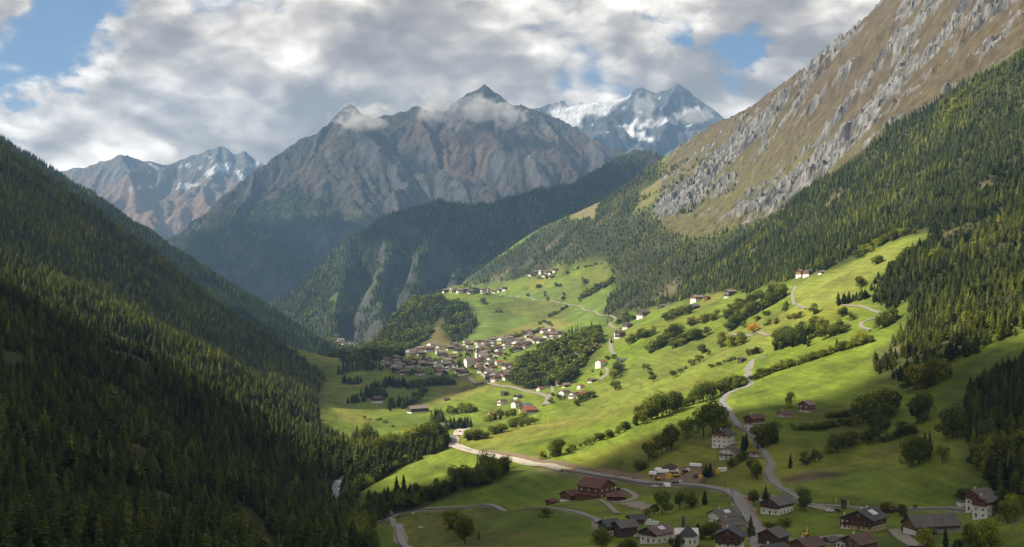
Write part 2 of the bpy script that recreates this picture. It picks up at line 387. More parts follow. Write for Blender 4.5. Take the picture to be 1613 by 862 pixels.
alp = np.zeros_like(C3); alp[:] = (0.160, 0.120, 0.066)
alp = lerp(alp, (0.150, 0.140, 0.055), sstep(-40, 110, TPY - 230 + n1 * 60))
alp = lerp(alp, (0.150, 0.092, 0.052), sstep(0.0, 0.8, fbm(TX, TY, 160, 4, 0.55, 97)) * sstep(330, 120, TPY))
alp *= (1 + 0.25 * n3 + 0.15 * n2)[..., None]
C3 = C3 * (1 - br[..., None]) + alp * br[..., None]
C3 = lerp(C3, (0.19, 0.165, 0.075), blur(m_dry, 3))
C3 = np.clip(C3 * 0.74, 0.008, 0.8)
rock_att = br * rockiness * sstep(372, 300, TPY - (1200 - TPX) * 0.08)

m_ground, n = new_mat('ground_cover')
out = n.new('ShaderNodeOutputMaterial'); bs = n.new('ShaderNodeBsdfPrincipled'); n.l.new(bs.outputs[0], out.inputs[0])
geo = n.new('ShaderNodeNewGeometry'); pos = geo.outputs['Position']
ca = n.new('ShaderNodeAttribute', attribute_name='cover'); ra = n.new('ShaderNodeAttribute', attribute_name='rock')
mp = n.new('ShaderNodeMapping'); n.put(mp.inputs[0], pos); mp.inputs['Rotation'].default_value = (0, 0, R(21)); mp.inputs['Scale'].default_value = (0.30, 1.0, 0.45)
st = n.noise(mp.outputs[0], 0.045, 7, 0.66, dist=0.4); st2 = n.noise(mp.outputs[0], 0.016, 5, 0.6)
fine = n.noise(pos, 0.25, 4, 0.65); mid = n.noise(pos, 0.055, 4, 0.6)
rockm = n.math('ADD', n.math('MULTIPLY', ra.outputs['Fac'], 0.85), n.math('MULTIPLY', n.math('SUBTRACT', st, 0.5), 1.7))
rockm = n.math('MULTIPLY', n.maprange(rockm, 0.30, 0.52), n.maprange(ra.outputs['Fac'], 0.02, 0.2))
rcol = n.ramp(st, [(0.25, (0.04, 0.04, 0.042)), (0.48, (0.09, 0.088, 0.085)), (0.62, (0.13, 0.127, 0.12)), (0.8, (0.09, 0.085, 0.08))])
gcol = n.mix(n.maprange(mid, 0.35, 0.7, 0.0, 0.5), ca.outputs['Color'], n.mix(1.0, ca.outputs['Color'], (0.72, 0.80, 0.62, 1), 'MULTIPLY'))
cv = n.new('ShaderNodeMapping'); n.put(cv.inputs[0], pos); cv.inputs['Scale'].default_value = (0.014, 0.014, 0.55)
ctr = n.noise(cv.outputs[0], 1.0, 4, 0.6); tuft = n.noise(pos, 0.9, 3, 0.6)
gcol = n.mix(1.0, gcol, n.ramp(ctr, [(0.30, (0.70, 0.75, 0.70)), (0.5, (1, 1, 1)), (0.70, (1.30, 1.20, 1.12))]), 'MULTIPLY')
gcol = n.mix(1.0, gcol, n.ramp(tuft, [(0.30, (0.80, 0.80, 0.78)), (0.70, (1.18, 1.18, 1.16))]), 'MULTIPLY')
gcol = n.mix(1.0, gcol, n.ramp(fine, [(0.25, (0.78, 0.78, 0.78)), (0.75, (1.2, 1.2, 1.15))]), 'MULTIPLY')
n.put(bs.inputs['Base Color'], n.mix(rockm, gcol, rcol)); n.put(bs.inputs['Roughness'], 0.95); bs.inputs['Specular IOR Level'].default_value = 0.1
bp = n.new('ShaderNodeBump'); bp.inputs['Strength'].default_value = 1.0
n.put(bp.inputs['Distance'], n.math('MULTIPLY_ADD', ra.outputs['Fac'], 12.0, 1.0)); n.put(bp.inputs['Height'], n.mix(ra.outputs['Fac'], fine, st))
n.l.new(bp.outputs[0], bs.inputs['Normal'])
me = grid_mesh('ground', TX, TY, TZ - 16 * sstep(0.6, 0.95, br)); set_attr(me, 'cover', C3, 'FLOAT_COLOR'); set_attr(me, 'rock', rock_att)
tag(link('ground', me, mat=m_ground), kind='structure')

# ------------------------------------------------------------------ mountains
def flow(Z, n, steps, seed):
    """how much water crosses each cell: drops run downhill and leave a count"""
    rng = np.random.default_rng(seed); H, Wd = Z.shape; Zf = Z.ravel(); cnt = np.zeros(Zf.size)
    x = rng.uniform(1, Wd - 3, n); y = rng.uniform(1, H - 3, n); dx = np.zeros(n); dy = np.zeros(n)
    for _ in range(steps):
        i = x.astype(int); j = y.astype(int); u = x - i; v = y - j; b = j * Wd + i
        z00, z10, z01, z11 = Zf[b], Zf[b + 1], Zf[b + Wd], Zf[b + Wd + 1]
        gxx = (z10 - z00) * (1 - v) + (z11 - z01) * v; gyy = (z01 - z00) * (1 - u) + (z11 - z10) * u
        dx = dx * 0.25 - gxx; dy = dy * 0.25 - gyy; L = np.hypot(dx, dy) + 1e-9; dx /= L; dy /= L
        x = np.clip(x + dx, 1, Wd - 3); y = np.clip(y + dy, 1, H - 3)
        for w, o in (((1 - u) * (1 - v), 0), (u * (1 - v), 1), ((1 - u) * v, Wd), (u * v, Wd + 1)):
            cnt += np.bincount(b + o, weights=w, minlength=Zf.size)
    return cnt.reshape(H, Wd) / (n / Zf.size)
def erode(Z, cell, n, seed, depth, rounds=4):
    for r_ in range(rounds):
        fl = blur(flow(Z, n, 60, seed + r_), 1)
        gy_, gx_ = np.gradient(Z, cell); s_ = np.clip(np.hypot(gx_, gy_), 0, 1.6)
        Z = Z - depth * np.clip(np.log1p(fl) - 1.2, 0, 4) * s_
        Z = Z * 0.9 + blur(Z, 1) * 0.1
    return Z

def ridge_field(X, Y, ridges, warp=None):
    """roof-like height: the highest of all ridge lines after each has fallen off sideways"""
    best = np.full(X.shape, -1e9); dist = np.full(X.shape, 1e9)
    for pts, s1, s2, L in ridges:
        q = [unproj(*p) for p in pts]
        for (x0, y0, z0), (x1, y1, z1) in zip(q[:-1], q[1:]):
            ex, ey = x1 - x0, y1 - y0; l2 = ex * ex + ey * ey
            t = np.clip(((X - x0) * ex + (Y - y0) * ey) / l2, 0, 1)
            d = np.hypot(X - x0 - t * ex, Y - y0 - t * ey)
            h = z0 + (z1 - z0) * t - (s2 * d + (s1 - s2) * L * (1 - np.exp(-d / L)))
            best = np.maximum(best, h); dist = np.minimum(dist, d)
    return best, dist

def mountain(name, ridges, xr, yr, cell, base, seed, amp, wl, wamp, drops=30000, jag=10.0, stretch=1.0, er=0.10):
    xs = np.arange(xr[0], xr[1], cell); ys = np.arange(yr[0], yr[1], cell); X, Y = np.meshgrid(xs, ys)
    _, d0 = ridge_field(X, Y, ridges[:1])
    k = np.clip(d0 / 500.0, 0.03, 1)
    wx = fbm(X, Y, wamp * 4.5, 4, 0.55, seed + 1) * wamp * k; wy = fbm(X, Y, wamp * 4.5, 4, 0.55, seed + 7) * wamp * k
    Z, d = ridge_field(X + wx, Y + wy, ridges)
    Z = base + np.logaddexp(0, (Z - base) / 40.0) * 40.0
    k2 = np.clip(d / 260.0, 0.08, 1)
    Z += (ridged(X + wx * 0.5, Y * stretch + wy * 0.5, wl, 7, 0.50, seed + 11) - 1.33) * amp * k2
    Z += (ridged(X, Y, cell * 9, 4, 0.6, seed + 15) - 1.1) * jag
    if drops:
        Z = erode(Z, cell, drops, seed + 100, cell * er)
    return xs, ys, X, Y, Z
def slope_of(Z, cell):
    gy_, gx_ = np.gradient(Z, cell); return np.hypot(gx_, gy_), gx_, gy_

def mountain_material(name, bump, s1, k=1.0, zs=0.35):
    m, n = new_mat(name)
    out = n.new('ShaderNodeOutputMaterial'); bs = n.new('ShaderNodeBsdfPrincipled'); n.l.new(bs.outputs[0], out.inputs[0])
    geo = n.new('ShaderNodeNewGeometry'); pos = geo.outputs['Position']
    ca = n.new('ShaderNodeAttribute', attribute_name='cover')
    mp = n.new('ShaderNodeMapping'); n.put(mp.inputs[0], pos); mp.inputs['Scale'].default_value = (1, 1, zs)
    a = n.noise(mp.outputs[0], s1, 9, 0.70, dist=0.3)
    col = n.mix(1.0, ca.outputs['Color'], n.ramp(a, [(0.28, (1 - .5 * k, 1 - .49 * k, 1 - .47 * k)), (0.5, (1, 1, 1)), (0.74, (1 + .6 * k, 1 + .55 * k, 1 + .45 * k))]), 'MULTIPLY')
    n.put(bs.inputs['Base Color'], col); n.put(bs.inputs['Roughness'], 0.95); bs.inputs['Specular IOR Level'].default_value = 0.1
    bp = n.new('ShaderNodeBump'); bp.inputs['Strength'].default_value = 1.0; bp.inputs['Distance'].default_value = bump
    n.put(bp.inputs['Height'], a); n.l.new(bp.outputs[0], bs.inputs['Normal'])
    return m
m_mtn = mountain_material('mountain_rock', 40.0, 0.016)

ROCKC = (0.070, 0.070, 0.074); BROWN = (0.092, 0.071, 0.052); TURF = (0.120, 0.115, 0.050); WOOD = (0.045, 0.060, 0.028); SNOW = (0.62, 0.64, 0.68); SCREE = (0.150, 0.138, 0.120)
MT = {}
def finish(name, key, xs, ys, X, Y, Z, Cc):
    me = grid_mesh(name, X, Y, Z, False); set_attr(me, 'cover', np.clip(Cc * 0.80, 0.01, 0.9), 'FLOAT_COLOR')
    MT[key] = Field(xs, ys, Z); tag(link(name, me, mat=m_mtn), kind='structure')

# wooded ridge behind the left mountainside
g = mountain('hill', [([(-420,-35,3700),(-150,115,3700),(0,215,3700),(60,250,3700),(130,300,3680),(200,348,3650),(300,418,3650),(400,472,3650),(470,512,3620),(545,575,3550)], 0.72, 0.62, 300)],
             (-2500, -250), (2950, 4400), 14, -260, 210, 26, 420, 60, 9000, 3)
xs, ys, X, Y, Z = g; Cc = np.zeros(X.shape + (3,)); Cc[:] = WOOD; finish('hill', 'hill', *g, Cc)

# wooded bluff in the middle of the valley
BL = [([(452,548,4500),(472,505,4650),(500,452,4800),(545,376,4950),(600,338,5050),(650,322,5150),(690,312,5200),(730,318,5250),(770,316,5300),(850,294,5400),(900,288,5500),(950,258,5600),(1000,229,5700),(1038,242,5700),(1075,275,5700),(1150,330,5700)], 1.05, 0.62, 350),
      ([(545,376,4950),(540,440,4650),(520,510,4400)], 1.0, 0.7, 300), ([(690,312,5200),(680,390,4800),(650,470,4450),(640,520,4250)], 1.1, 0.7, 250),
      ([(850,294,5400),(800,370,4950),(760,430,4650)], 1.1, 0.7, 250), ([(1000,229,5700),(950,310,5350),(900,360,5050)], 1.1, 0.7, 250),
      ([(610,334,5080),(605,420,4700),(590,500,4350)], 1.2, 0.75, 200)]
g = mountain('bluff', BL, (-1250, 1300), (3950, 6300), 11, -260, 310, 52, 340, 90, 26000, 9, er=0.17)
xs, ys, X, Y, Z = g; sl, _, _ = slope_of(Z, 11);
nn = fbm(X, Y, 120, 4, 0.6, 5); Cc = np.zeros(X.shape + (3,)); Cc[:] = WOOD
BLUFF_CLIFF = sstep(1.3, 1.7, sl + nn * 0.4)
Cc = lerp(Cc, (0.085, 0.084, 0.080), BLUFF_CLIFF * 0.9)
px_, py_ = proj(X, Y, Z)
BLUFF_OPEN = [[(520,468),(560,450),(600,438),(600,450),(570,470),(545,482),(520,476)],[(590,478),(625,480),(622,490),(596,486)],[(540,470),(520,490),(545,495),(560,480)]]
bo = np.zeros(X.shape)
for p in BLUFF_OPEN: bo = np.maximum(bo, in_poly(px_, py_, p) & (Y < 4900))
Cc = lerp(Cc, (0.09, 0.12, 0.035), blur(bo, 1)); Cc = lerp(Cc, BROWN, sstep(0, 40, 262 - py_ + nn * 20) * 0.7)
finish('mountain', 'bluff', *g, Cc)

# the main massif
MA = [([(215,440,6800),(270,392,7000),(300,362,7100),(345,312,7250),(400,268,7400),(430,248,7500),(480,212,7650),(500,206,7700),(528,181,7850),(552,160,7900),(566,173,7950),(590,184,8000),(612,181,8000),(640,172,8050),(658,164,8080),(680,172,8100),(706,170,8150),(722,154,8200),(743,141,8250),(763,130,8300),(783,145,8300),(800,160,8350),(822,164,8400),(850,172,8400),(884,186,8400),(930,214,8300),(980,236,8200),(1040,290,8100),(1100,350,8000)], 1.15, 0.66, 260),
      ([(500,206,7700),(480,290,7250),(450,390,6700),(430,470,6300)], 1.1, 0.66, 250),
      ([(400,268,7400),(380,340,6950),(360,430,6450)], 1.2, 0.7, 250),
      ([(300,362,7100),(310,420,6700),(330,470,6400)], 1.0, 0.7, 250),
      ([(552,160,7900),(590,228,7500),(630,290,7150),(640,370,6700)], 1.15, 0.66, 220),
      ([(528,181,7850),(530,270,7350),(535,370,6800)], 1.3, 0.75, 200),
      ([(658,164,8080),(690,236,7650),(720,300,7250),(730,360,6900)], 1.15, 0.66, 220),
      ([(763,130,8300),(766,190,7950),(810,225,7700),(840,290,7300),(850,350,6950)], 1.15, 0.66, 220),
      ([(850,172,8400),(880,240,7950),(890,300,7500)], 1.2, 0.7, 250),
      ([(930,214,8300),(960,250,8000),(950,300,7600)], 1.2, 0.7, 250)]
g = mountain('massif', MA, (-2900, 1750), (5500, 9300), 11, -260, 410, 58, 760, 130, 60000, 12, er=0.11)
xs, ys, X, Y, Z = g; sl, gxx, gyy = slope_of(Z, 11); px_, py_ = proj(X, Y, Z)
nn = fbm(X, Y, 520, 6, 0.58, 55); Cc = np.zeros(X.shape + (3,)); Cc[:] = ROCKC
Cc = lerp(Cc, BROWN, sstep(1.45, 0.95, sl + nn * 0.6) * sstep(1250, 950, Z))
Cc = lerp(Cc, TURF, sstep(0.0, 0.6, nn) * sstep(900, 300, Z) * 0.6)
Cc = lerp(Cc, SCREE, sstep(0.25, 0.7, fbm(X * 1.6, Y, 420, 4, 0.55, 77)) * sstep(500, 800, Z) * 0.7)
MASS_WOOD = sstep(560, 380, Z + nn * 170 + sstep(560, 700, px_) * 200) * sstep(1.6, 1.25, sl + nn * 0.25)
Cc = lerp(Cc, WOOD, MASS_WOOD)
Cc = lerp(Cc, (0.14, 0.137, 0.135), sstep(1.5, 2.0, sl + nn * 0.3) * 0.6)
Cc = lerp(Cc, (0.145, 0.100, 0.064), sstep(0.05, 0.5, fbm(X, Y, 700, 4, 0.55, 91)) * sstep(560, 680, px_) * sstep(300, 450, Z) * sstep(1250, 1000, Z) * 0.75)
finish('mountain', 'massif', *g, Cc * 0.82)

# the glacier mountain at the back
GL = [([(760,190,11200),(850,166,11000),(880,156,11000),(905,152,11000),(930,151,11000),(960,146,11050),(990,137,11100),(1012,135,11100),(1034,144,11100),(1050,139,11100),(1067,129,11100),(1080,138,11100),(1096,152,11050),(1118,166,11000),(1140,184,10900),(1200,240,10700),(1300,320,10500)], 1.15, 0.60, 350),
      ([(1012,135,11100),(960,200,10500),(930,240,10000)], 1.0, 0.65, 250),([(1067,129,11100),(1030,190,10500),(1010,240,10000)], 1.1, 0.65, 250),([(1118,166,11000),(1090,230,10300)], 1.0, 0.65, 250),([(850,166,11000),(870,215,10500)],0.9,0.6,250)]
g = mountain('glacier', GL, (-300, 2700), (9000, 12200), 17, -100, 510, 85, 600, 110, 14000, 9, er=0.12)
xs, ys, X, Y, Z = g
GLACIER = [(862,172),(900,158),(950,150),(996,142),(988,154),(974,168),(950,181),(922,184),(912,190),(918,202),(890,202),(874,190)]
px_, py_ = proj(X, Y, blur(Z, 6)); bw = fbm(X, Y, 120, 3, 0.6, 9) * 3
gm = blur((in_poly(px_ + bw * 0.6, py_ + bw * 0.6, GLACIER) & (Y < 11350)).astype(float), 1)
Zs = blur(Z, 45); Z = Z * (1 - gm) + Zs * gm
sl, gxx, gyy = slope_of(Z, 17); nn = fbm(X, Y, 200, 5, 0.6, 65)
Cc = np.zeros(X.shape + (3,)); Cc[:] = (0.085, 0.09, 0.10); Cc = lerp(Cc, BROWN, sstep(0.9, 0.5, sl + nn * 0.3) * sstep(1000, 500, Z))
SN2 = [[(975,200),(992,192),(1010,186),(1040,190),(1065,183),(1082,172),(1090,176),(1060,195),(1030,200),(1000,205),(1030,216),(1025,222),(990,216)],[(1090,165),(1105,168),(1100,175)],[(1036,158),(1044,150),(1040,160)],[(1080,198),(1090,192),(1088,198)],[(815,160),(830,166),(820,168)]]
sn = np.zeros(X.shape)
for p in SN2: sn = np.maximum(sn, in_poly(px_ + bw * 1.2, py_ + bw * 0.8, p) & (Y < 11080))
sn = np.maximum(sn, (fbm(X, Y, 90, 4, 0.65, 99) > 0.95) & (Z > 900) & (sl < 1.0))
Cc = lerp(Cc, SNOW, np.maximum(gm, sn)); finish('mountain', 'glacier', xs, ys, X, Y, Z, Cc)

# snow-patched mountain at the back left
FL_ = [([(-60,300,11300),(40,272,11300),(95,266,11400),(140,260,11400),(170,248,11400),(190,241,11400),(205,246,11500),(235,253,11600),(262,256,11700),(285,249,11800),(320,236,11800),(345,228,11800),(357,232,11800),(368,240,11800),(386,235,11800),(398,243,11800),(418,258,11800),(470,300,11800),(560,330,11800)], 1.0, 0.60, 350),
       ([(190,241,11400),(225,310,10700),(265,370,10100)], 0.9, 0.62, 250), ([(345,228,11800),(325,280,11200),(330,340,10600),(330,400,10000)], 1.0, 0.62, 250), ([(262,256,11700),(240,330,10900)], 0.9, 0.62, 250), ([(95,266,11400),(150,330,10600),(190,390,9900)], 0.9, 0.62, 250), ([(386,235,11800),(400,320,11000)], 1.0, 0.62, 250)]
g = mountain('snowpeak', FL_, (-5200, -900), (9300, 12700), 19, -260, 610, 90, 700, 130, 16000, 16, er=0.18)
xs, ys, X, Y, Z = g; sl, gxx, gyy = slope_of(Z, 19); px_, py_ = proj(X, Y, Z); nn = fbm(X, Y, 220, 5, 0.6, 75)
Cc = np.zeros(X.shape + (3,)); Cc[:] = (0.125, 0.122, 0.125)
Cc = lerp(Cc, (0.20, 0.135, 0.085), sstep(300, 380, py_ * 1.0 + 60 - np.abs(px_ - 170) * 0.1 + nn * 30)); bw = fbm(X, Y, 140, 3, 0.6, 19) * 6
sn = np.zeros(X.shape)
for p in [[(275,286),(300,292),(318,286),(300,300),(282,300)],[(325,268),(350,256),(372,258),(360,268),(340,272),(326,276)],[(375,270),(388,278),(384,284),(372,276)],[(235,258),(256,266),(250,270)],[(395,240),(418,258),(408,262)]]:
    sn = np.maximum(sn, in_poly(px_ + bw, py_ + bw * 0.6, p))
sn = np.maximum(sn, (fbm(X, Y, 110, 4, 0.7, 29) > 0.78) & (py_ < 300) & (px_ > 205))
Cc = lerp(Cc, SNOW, sn * 0.9); finish('mountain', 'snowpeak', *g, Cc)

# ------------------------------------------------------------------ the rock slope in finer relief, laid over the ground where the cliffs are
rx_ = np.arange(330, 1640, 4.2); ry_ = np.arange(2050, 4350, 4.6); RX, RY = np.meshgrid(rx_, ry_)
ROF = Field(gx, gy, blur(m_rock, 3)); mk = ROF.at(RX, RY); ZB = GF.at(RX, RY)
al = RX * 0.93 - RY * 0.36; ac = RX * 0.36 + RY * 0.93; wv = fbm(RX, RY, 160, 4, 0.55, 141) * 40
st1 = ridged(ac + wv, al * 0.5, 95, 5, 0.58, 133); st2 = ridged(ac * 1.0 + wv * 0.7 + al * 0.25, al * 0.8, 30, 4, 0.62, 157)
patchy = fbm(al * 0.55, ac, 330, 5, 0.58, 163); RF = Field(gx, gy, rockiness); rk_ = RF.at(RX, RY)
RPX, RPY = proj(RX, RY, ZB)
cliff = np.clip(sstep(0.60, 1.05, st1 * 0.55 + patchy * 0.75 + rk_ * 0.45 + 0.10) * sstep(372, 300, RPY - (1200 - RPX) * 0.05), 0, 1)
DZ = (st1 - 0.95) * 7 * (0.3 + cliff) + (st2 - 0.95) * 8.5 * (0.15 + cliff) + (ridged(ac, al * 0.9, 17, 3, 0.6, 171) - 0.9) * 4.2 * (0.22 + cliff) + cliff * 2
RZ = ZB + DZ * mk + 2.0 - 14 * (1 - sstep(0.25, 0.6, mk))
gr = np.zeros(RX.shape + (3,)); gr[:] = (0.112, 0.088, 0.050); q1 = fbm(RX, RY, 180, 4, 0.55, 97); q2 = fbm(RX, RY, 22, 3, 0.6, 98)
gr = lerp(gr, (0.130, 0.120, 0.052), sstep(150, 300, RPY + q1 * 50)); gr = lerp(gr, (0.106, 0.080, 0.050), sstep(0.05, 0.7, q1) * sstep(300, 120, RPY)); gr *= (1 + 0.30 * q2)[..., None]
rc = np.zeros_like(gr); rc[:] = (0.150, 0.149, 0.147); rc = lerp(rc, (0.255, 0.25, 0.24), sstep(0.3, 1.3, st2)); rc = lerp(rc, (0.052, 0.052, 0.056), sstep(0.15, 0.8, -fbm(RX, RY, 45, 4, 0.6, 199))); rc *= (1 + 0.3 * q2)[..., None]
cm_ = sstep(0.44, 0.54, cliff * 0.95 + 0.40 * fbm(ac, al * 0.85, 24, 4, 0.75, 181) + 0.30 * fbm(RX, RY, 60, 4, 0.7, 185) - 0.02)
RC = gr * (1 - cm_[..., None]) + rc * cm_[..., None]
m_cliff = mountain_material('cliff_rock', 5.0, 0.07, 0.5, 1.0)
me = grid_mesh('rock_slope', RX, RY, RZ, False); set_attr(me, 'cover', np.clip(RC * 0.70, 0.01, 0.8), 'FLOAT_COLOR'); tag(link('mountain', me, mat=m_cliff), kind='structure')
MT['rock'] = Field(rx_, ry_, RZ)

# ------------------------------------------------------------------ trees: models
def poly_mesh(name, V, Fc, mats, midx=None, smooth=False):
    me = bpy.data.meshes.new(name); me.from_pydata([tuple(v) for v in V], [], Fc)
    for m in mats: me.materials.append(m)
    if midx is not None: me.polygons.foreach_set('material_index', midx)
    if smooth: me.polygons.foreach_set('use_smooth', [True] * len(Fc))
    me.update(); return me

def leaf_material(name, cols, trans=0.25, inst=True):
    m, n = new_mat(name)
    out = n.new('ShaderNodeOutputMaterial'); d = n.new('ShaderNodeBsdfDiffuse'); t = n.new('ShaderNodeBsdfTranslucent'); mx = n.new('ShaderNodeMixShader')
    oi = n.new('ShaderNodeObjectInfo'); geo = n.new('ShaderNodeNewGeometry'); rnd = oi.outputs['Random']
    cols = [tuple(v * (0.68 if ('spruce' in name) else 0.92 if 'larch' in name else 1.06 if ('broad' in name or 'lime' in name) else 0.84) for v in q) for q in cols]; k = len(cols); c = n.ramp(rnd, [((i + 0.5) / k, cols[i]) for i in range(k)])
    big = n.noise(geo.outputs['Position'], 0.012, 2, 0.5)
    c = n.mix(1.0, c, n.ramp(big, [(0.3, (0.80, 0.82, 0.82)), (0.7, (1.40, 1.32, 1.15))]), 'MULTIPLY')
    vv = n.math('FRACT', n.math('MULTIPLY', rnd, 37.7)); c = n.mix(1.0, c, n.ramp(vv, [(0.0, (0.55, 0.58, 0.60)), (0.6, (1.0, 1.0, 1.0)), (1.0, (1.55, 1.48, 1.25))]), 'MULTIPLY')
    c = n.mix(1.0, c, n.ramp(geo.outputs['Random Per Island'], [(0.0, (0.55, 0.56, 0.58)), (0.5, (0.95, 0.95, 0.95)), (1.0, (1.55, 1.5, 1.35))]), 'MULTIPLY')
    n.put(d.inputs[0], c); n.put(t.inputs[0], n.mix(1.0, c, (1.1, 1.25, 0.6, 1), 'MULTIPLY')); n.put(mx.inputs[0], trans)
    n.l.new(d.outputs[0], mx.inputs[1]); n.l.new(t.outputs[0], mx.inputs[2]); n.l.new(mx.outputs[0], out.inputs[0]); return m
def plain(name, col, rough=0.85, spec=0.2, noise=0.0, nscale=1.0, metal=0.0):
    m, n = new_mat(name)
    out = n.new('ShaderNodeOutputMaterial'); bs = n.new('ShaderNodeBsdfPrincipled'); n.l.new(bs.outputs[0], out.inputs[0])
    bs.inputs['Roughness'].default_value = rough; bs.inputs['Specular IOR Level'].default_value = spec; bs.inputs['Metallic'].default_value = metal
    col = (*col[:3], 1)
    if noise:
        tc = n.new('ShaderNodeTexCoord'); a = n.noise(tc.outputs['Object'], nscale, 5, 0.65)
        n.put(bs.inputs['Base Color'], n.mix(1.0, col, n.ramp(a, [(0.25, (1 - noise,) * 3), (0.75, (1 + noise,) * 3)]), 'MULTIPLY'))
    else: bs.inputs['Base Color'].default_value = col
    return m
M_BARK = plain('bark', (0.085, 0.065, 0.050), 0.95, 0.05, 0.4, 3.0)
M_SPRUCE = leaf_material('spruce_needles', [(0.050, 0.072, 0.030), (0.064, 0.088, 0.032), (0.088, 0.112, 0.034), (0.072, 0.096, 0.038)], 0.15)
M_LARCH = leaf_material('larch_needles', [(0.120, 0.145, 0.036), (0.150, 0.165, 0.038), (0.100, 0.130, 0.036)], 0.3)
M_LEAF = leaf_material('broad_leaves', [(0.078, 0.104, 0.028), (0.098, 0.122, 0.030), (0.120, 0.138, 0.032), (0.086, 0.110, 0.032)], 0.28)
M_LIME = leaf_material('lime_leaves', [(0.150, 0.168, 0.034), (0.180, 0.178, 0.034), (0.130, 0.155, 0.034)], 0.32)
M_GOLD = leaf_material('golden_leaves', [(0.34, 0.23, 0.030), (0.26, 0.20, 0.030), (0.36, 0.20, 0.028)], 0.3)
M_DEAD = leaf_material('bare_twigs', [(0.16, 0.145, 0.13), (0.13, 0.115, 0.10)], 0.0)
M_RUST = leaf_material('brown_leaves', [(0.105, 0.080, 0.040), (0.085, 0.075, 0.035)], 0.2)

def spruce_parts(seed, levels, nb, rmax, droop, bare=0.06, sub=2):
    """unit-height conifer: (trunk verts, faces), (crown verts, faces)"""
    rg = random.Random(seed); TV, TF = [], []; V, Fc = [], []
    k = 6
    for (z, r) in ((-0.02, 0.016), (0.5, 0.010), (0.97, 0.002)):
        for i in range(k): a = 2 * math.pi * i / k; TV.append((r * math.cos(a), r * math.sin(a), z))
    for j in range(2):
        for i in range(k): TF.append((j * k + i, j * k + (i + 1) % k, (j + 1) * k + (i + 1) % k, (j + 1) * k + i))
    # dark inner mass
    c0 = len(V); kk = 7; prof = ((bare + 0.03, 0.45), (0.35, 0.40), (0.7, 0.18), (0.96, 0.01))
    for z, r in prof:
        for i in range(kk):
            a = 2 * math.pi * i / kk; rr = r * rmax * rg.uniform(0.8, 1.2); V.append((rr * math.cos(a), rr * math.sin(a), z))
    for j in range(3):
        for i in range(kk): Fc.append((c0 + j * kk + i, c0 + j * kk + (i + 1) % kk, c0 + (j + 1) * kk + (i + 1) % kk, c0 + (j + 1) * kk + i))
    for lv in range(levels):
        t = bare + (0.985 - bare) * (lv / (levels - 1)) ** 0.92
        r = rmax * ((1 - t) ** 0.66 * 1.0 + 0.02) * min(1.0, 0.55 + t * 2.2) * rg.uniform(0.80, 1.14)
        n_ = max(4, int(nb * (1 - 0.5 * t))); a0 = rg.uniform(0, 6.28)
        for i in range(n_):
            a = a0 + 6.283 * (i + rg.uniform(-0.3, 0.3)) / n_; rr = r * rg.uniform(0.6, 1.15); dr = droop * rr * rg.uniform(0.6, 1.4)
            ca, sa = math.cos(a), math.sin(a); w = min(rr * 0.42, 0.05) * rg.uniform(0.8, 1.2)
            b = len(V); z0 = t + rr * 0.15
            V += [(0.1 * rr * ca, 0.1 * rr * sa, z0 + 0.006), (0.55 * rr * ca - w * sa, 0.55 * rr * sa + w * ca, z0 - dr * 0.50), (rr * ca, rr * sa, z0 - dr), (0.55 * rr * ca + w * sa, 0.55 * rr * sa - w * ca, z0 - dr * 0.50),
                  (0.62 * rr * ca, 0.62 * rr * sa, z0 - dr * 0.25 + 0.004)]
            Fc += [(b, b + 1, b + 4), (b + 1, b + 2, b + 4), (b + 4, b + 2, b + 3), (b, b + 4, b + 3)]
            if sub > 1:   # hanging twigs
                q = rg.uniform(0.45, 0.8); b = len(V); h = rr * 0.28
                V += [(q * rr * ca - 0.5 * w * sa, q * rr * sa + 0.5 * w * ca, z0 - dr * q * 0.7), ((q + .25) * rr * ca, (q + .25) * rr * sa, z0 - dr * q), (q * rr * ca + 0.3 * w * sa, q * rr * sa - 0.3 * w * ca, z0 - dr * q - h)]
                Fc.append((b, b + 1, b + 2))
    return (TV, TF), (V, Fc)

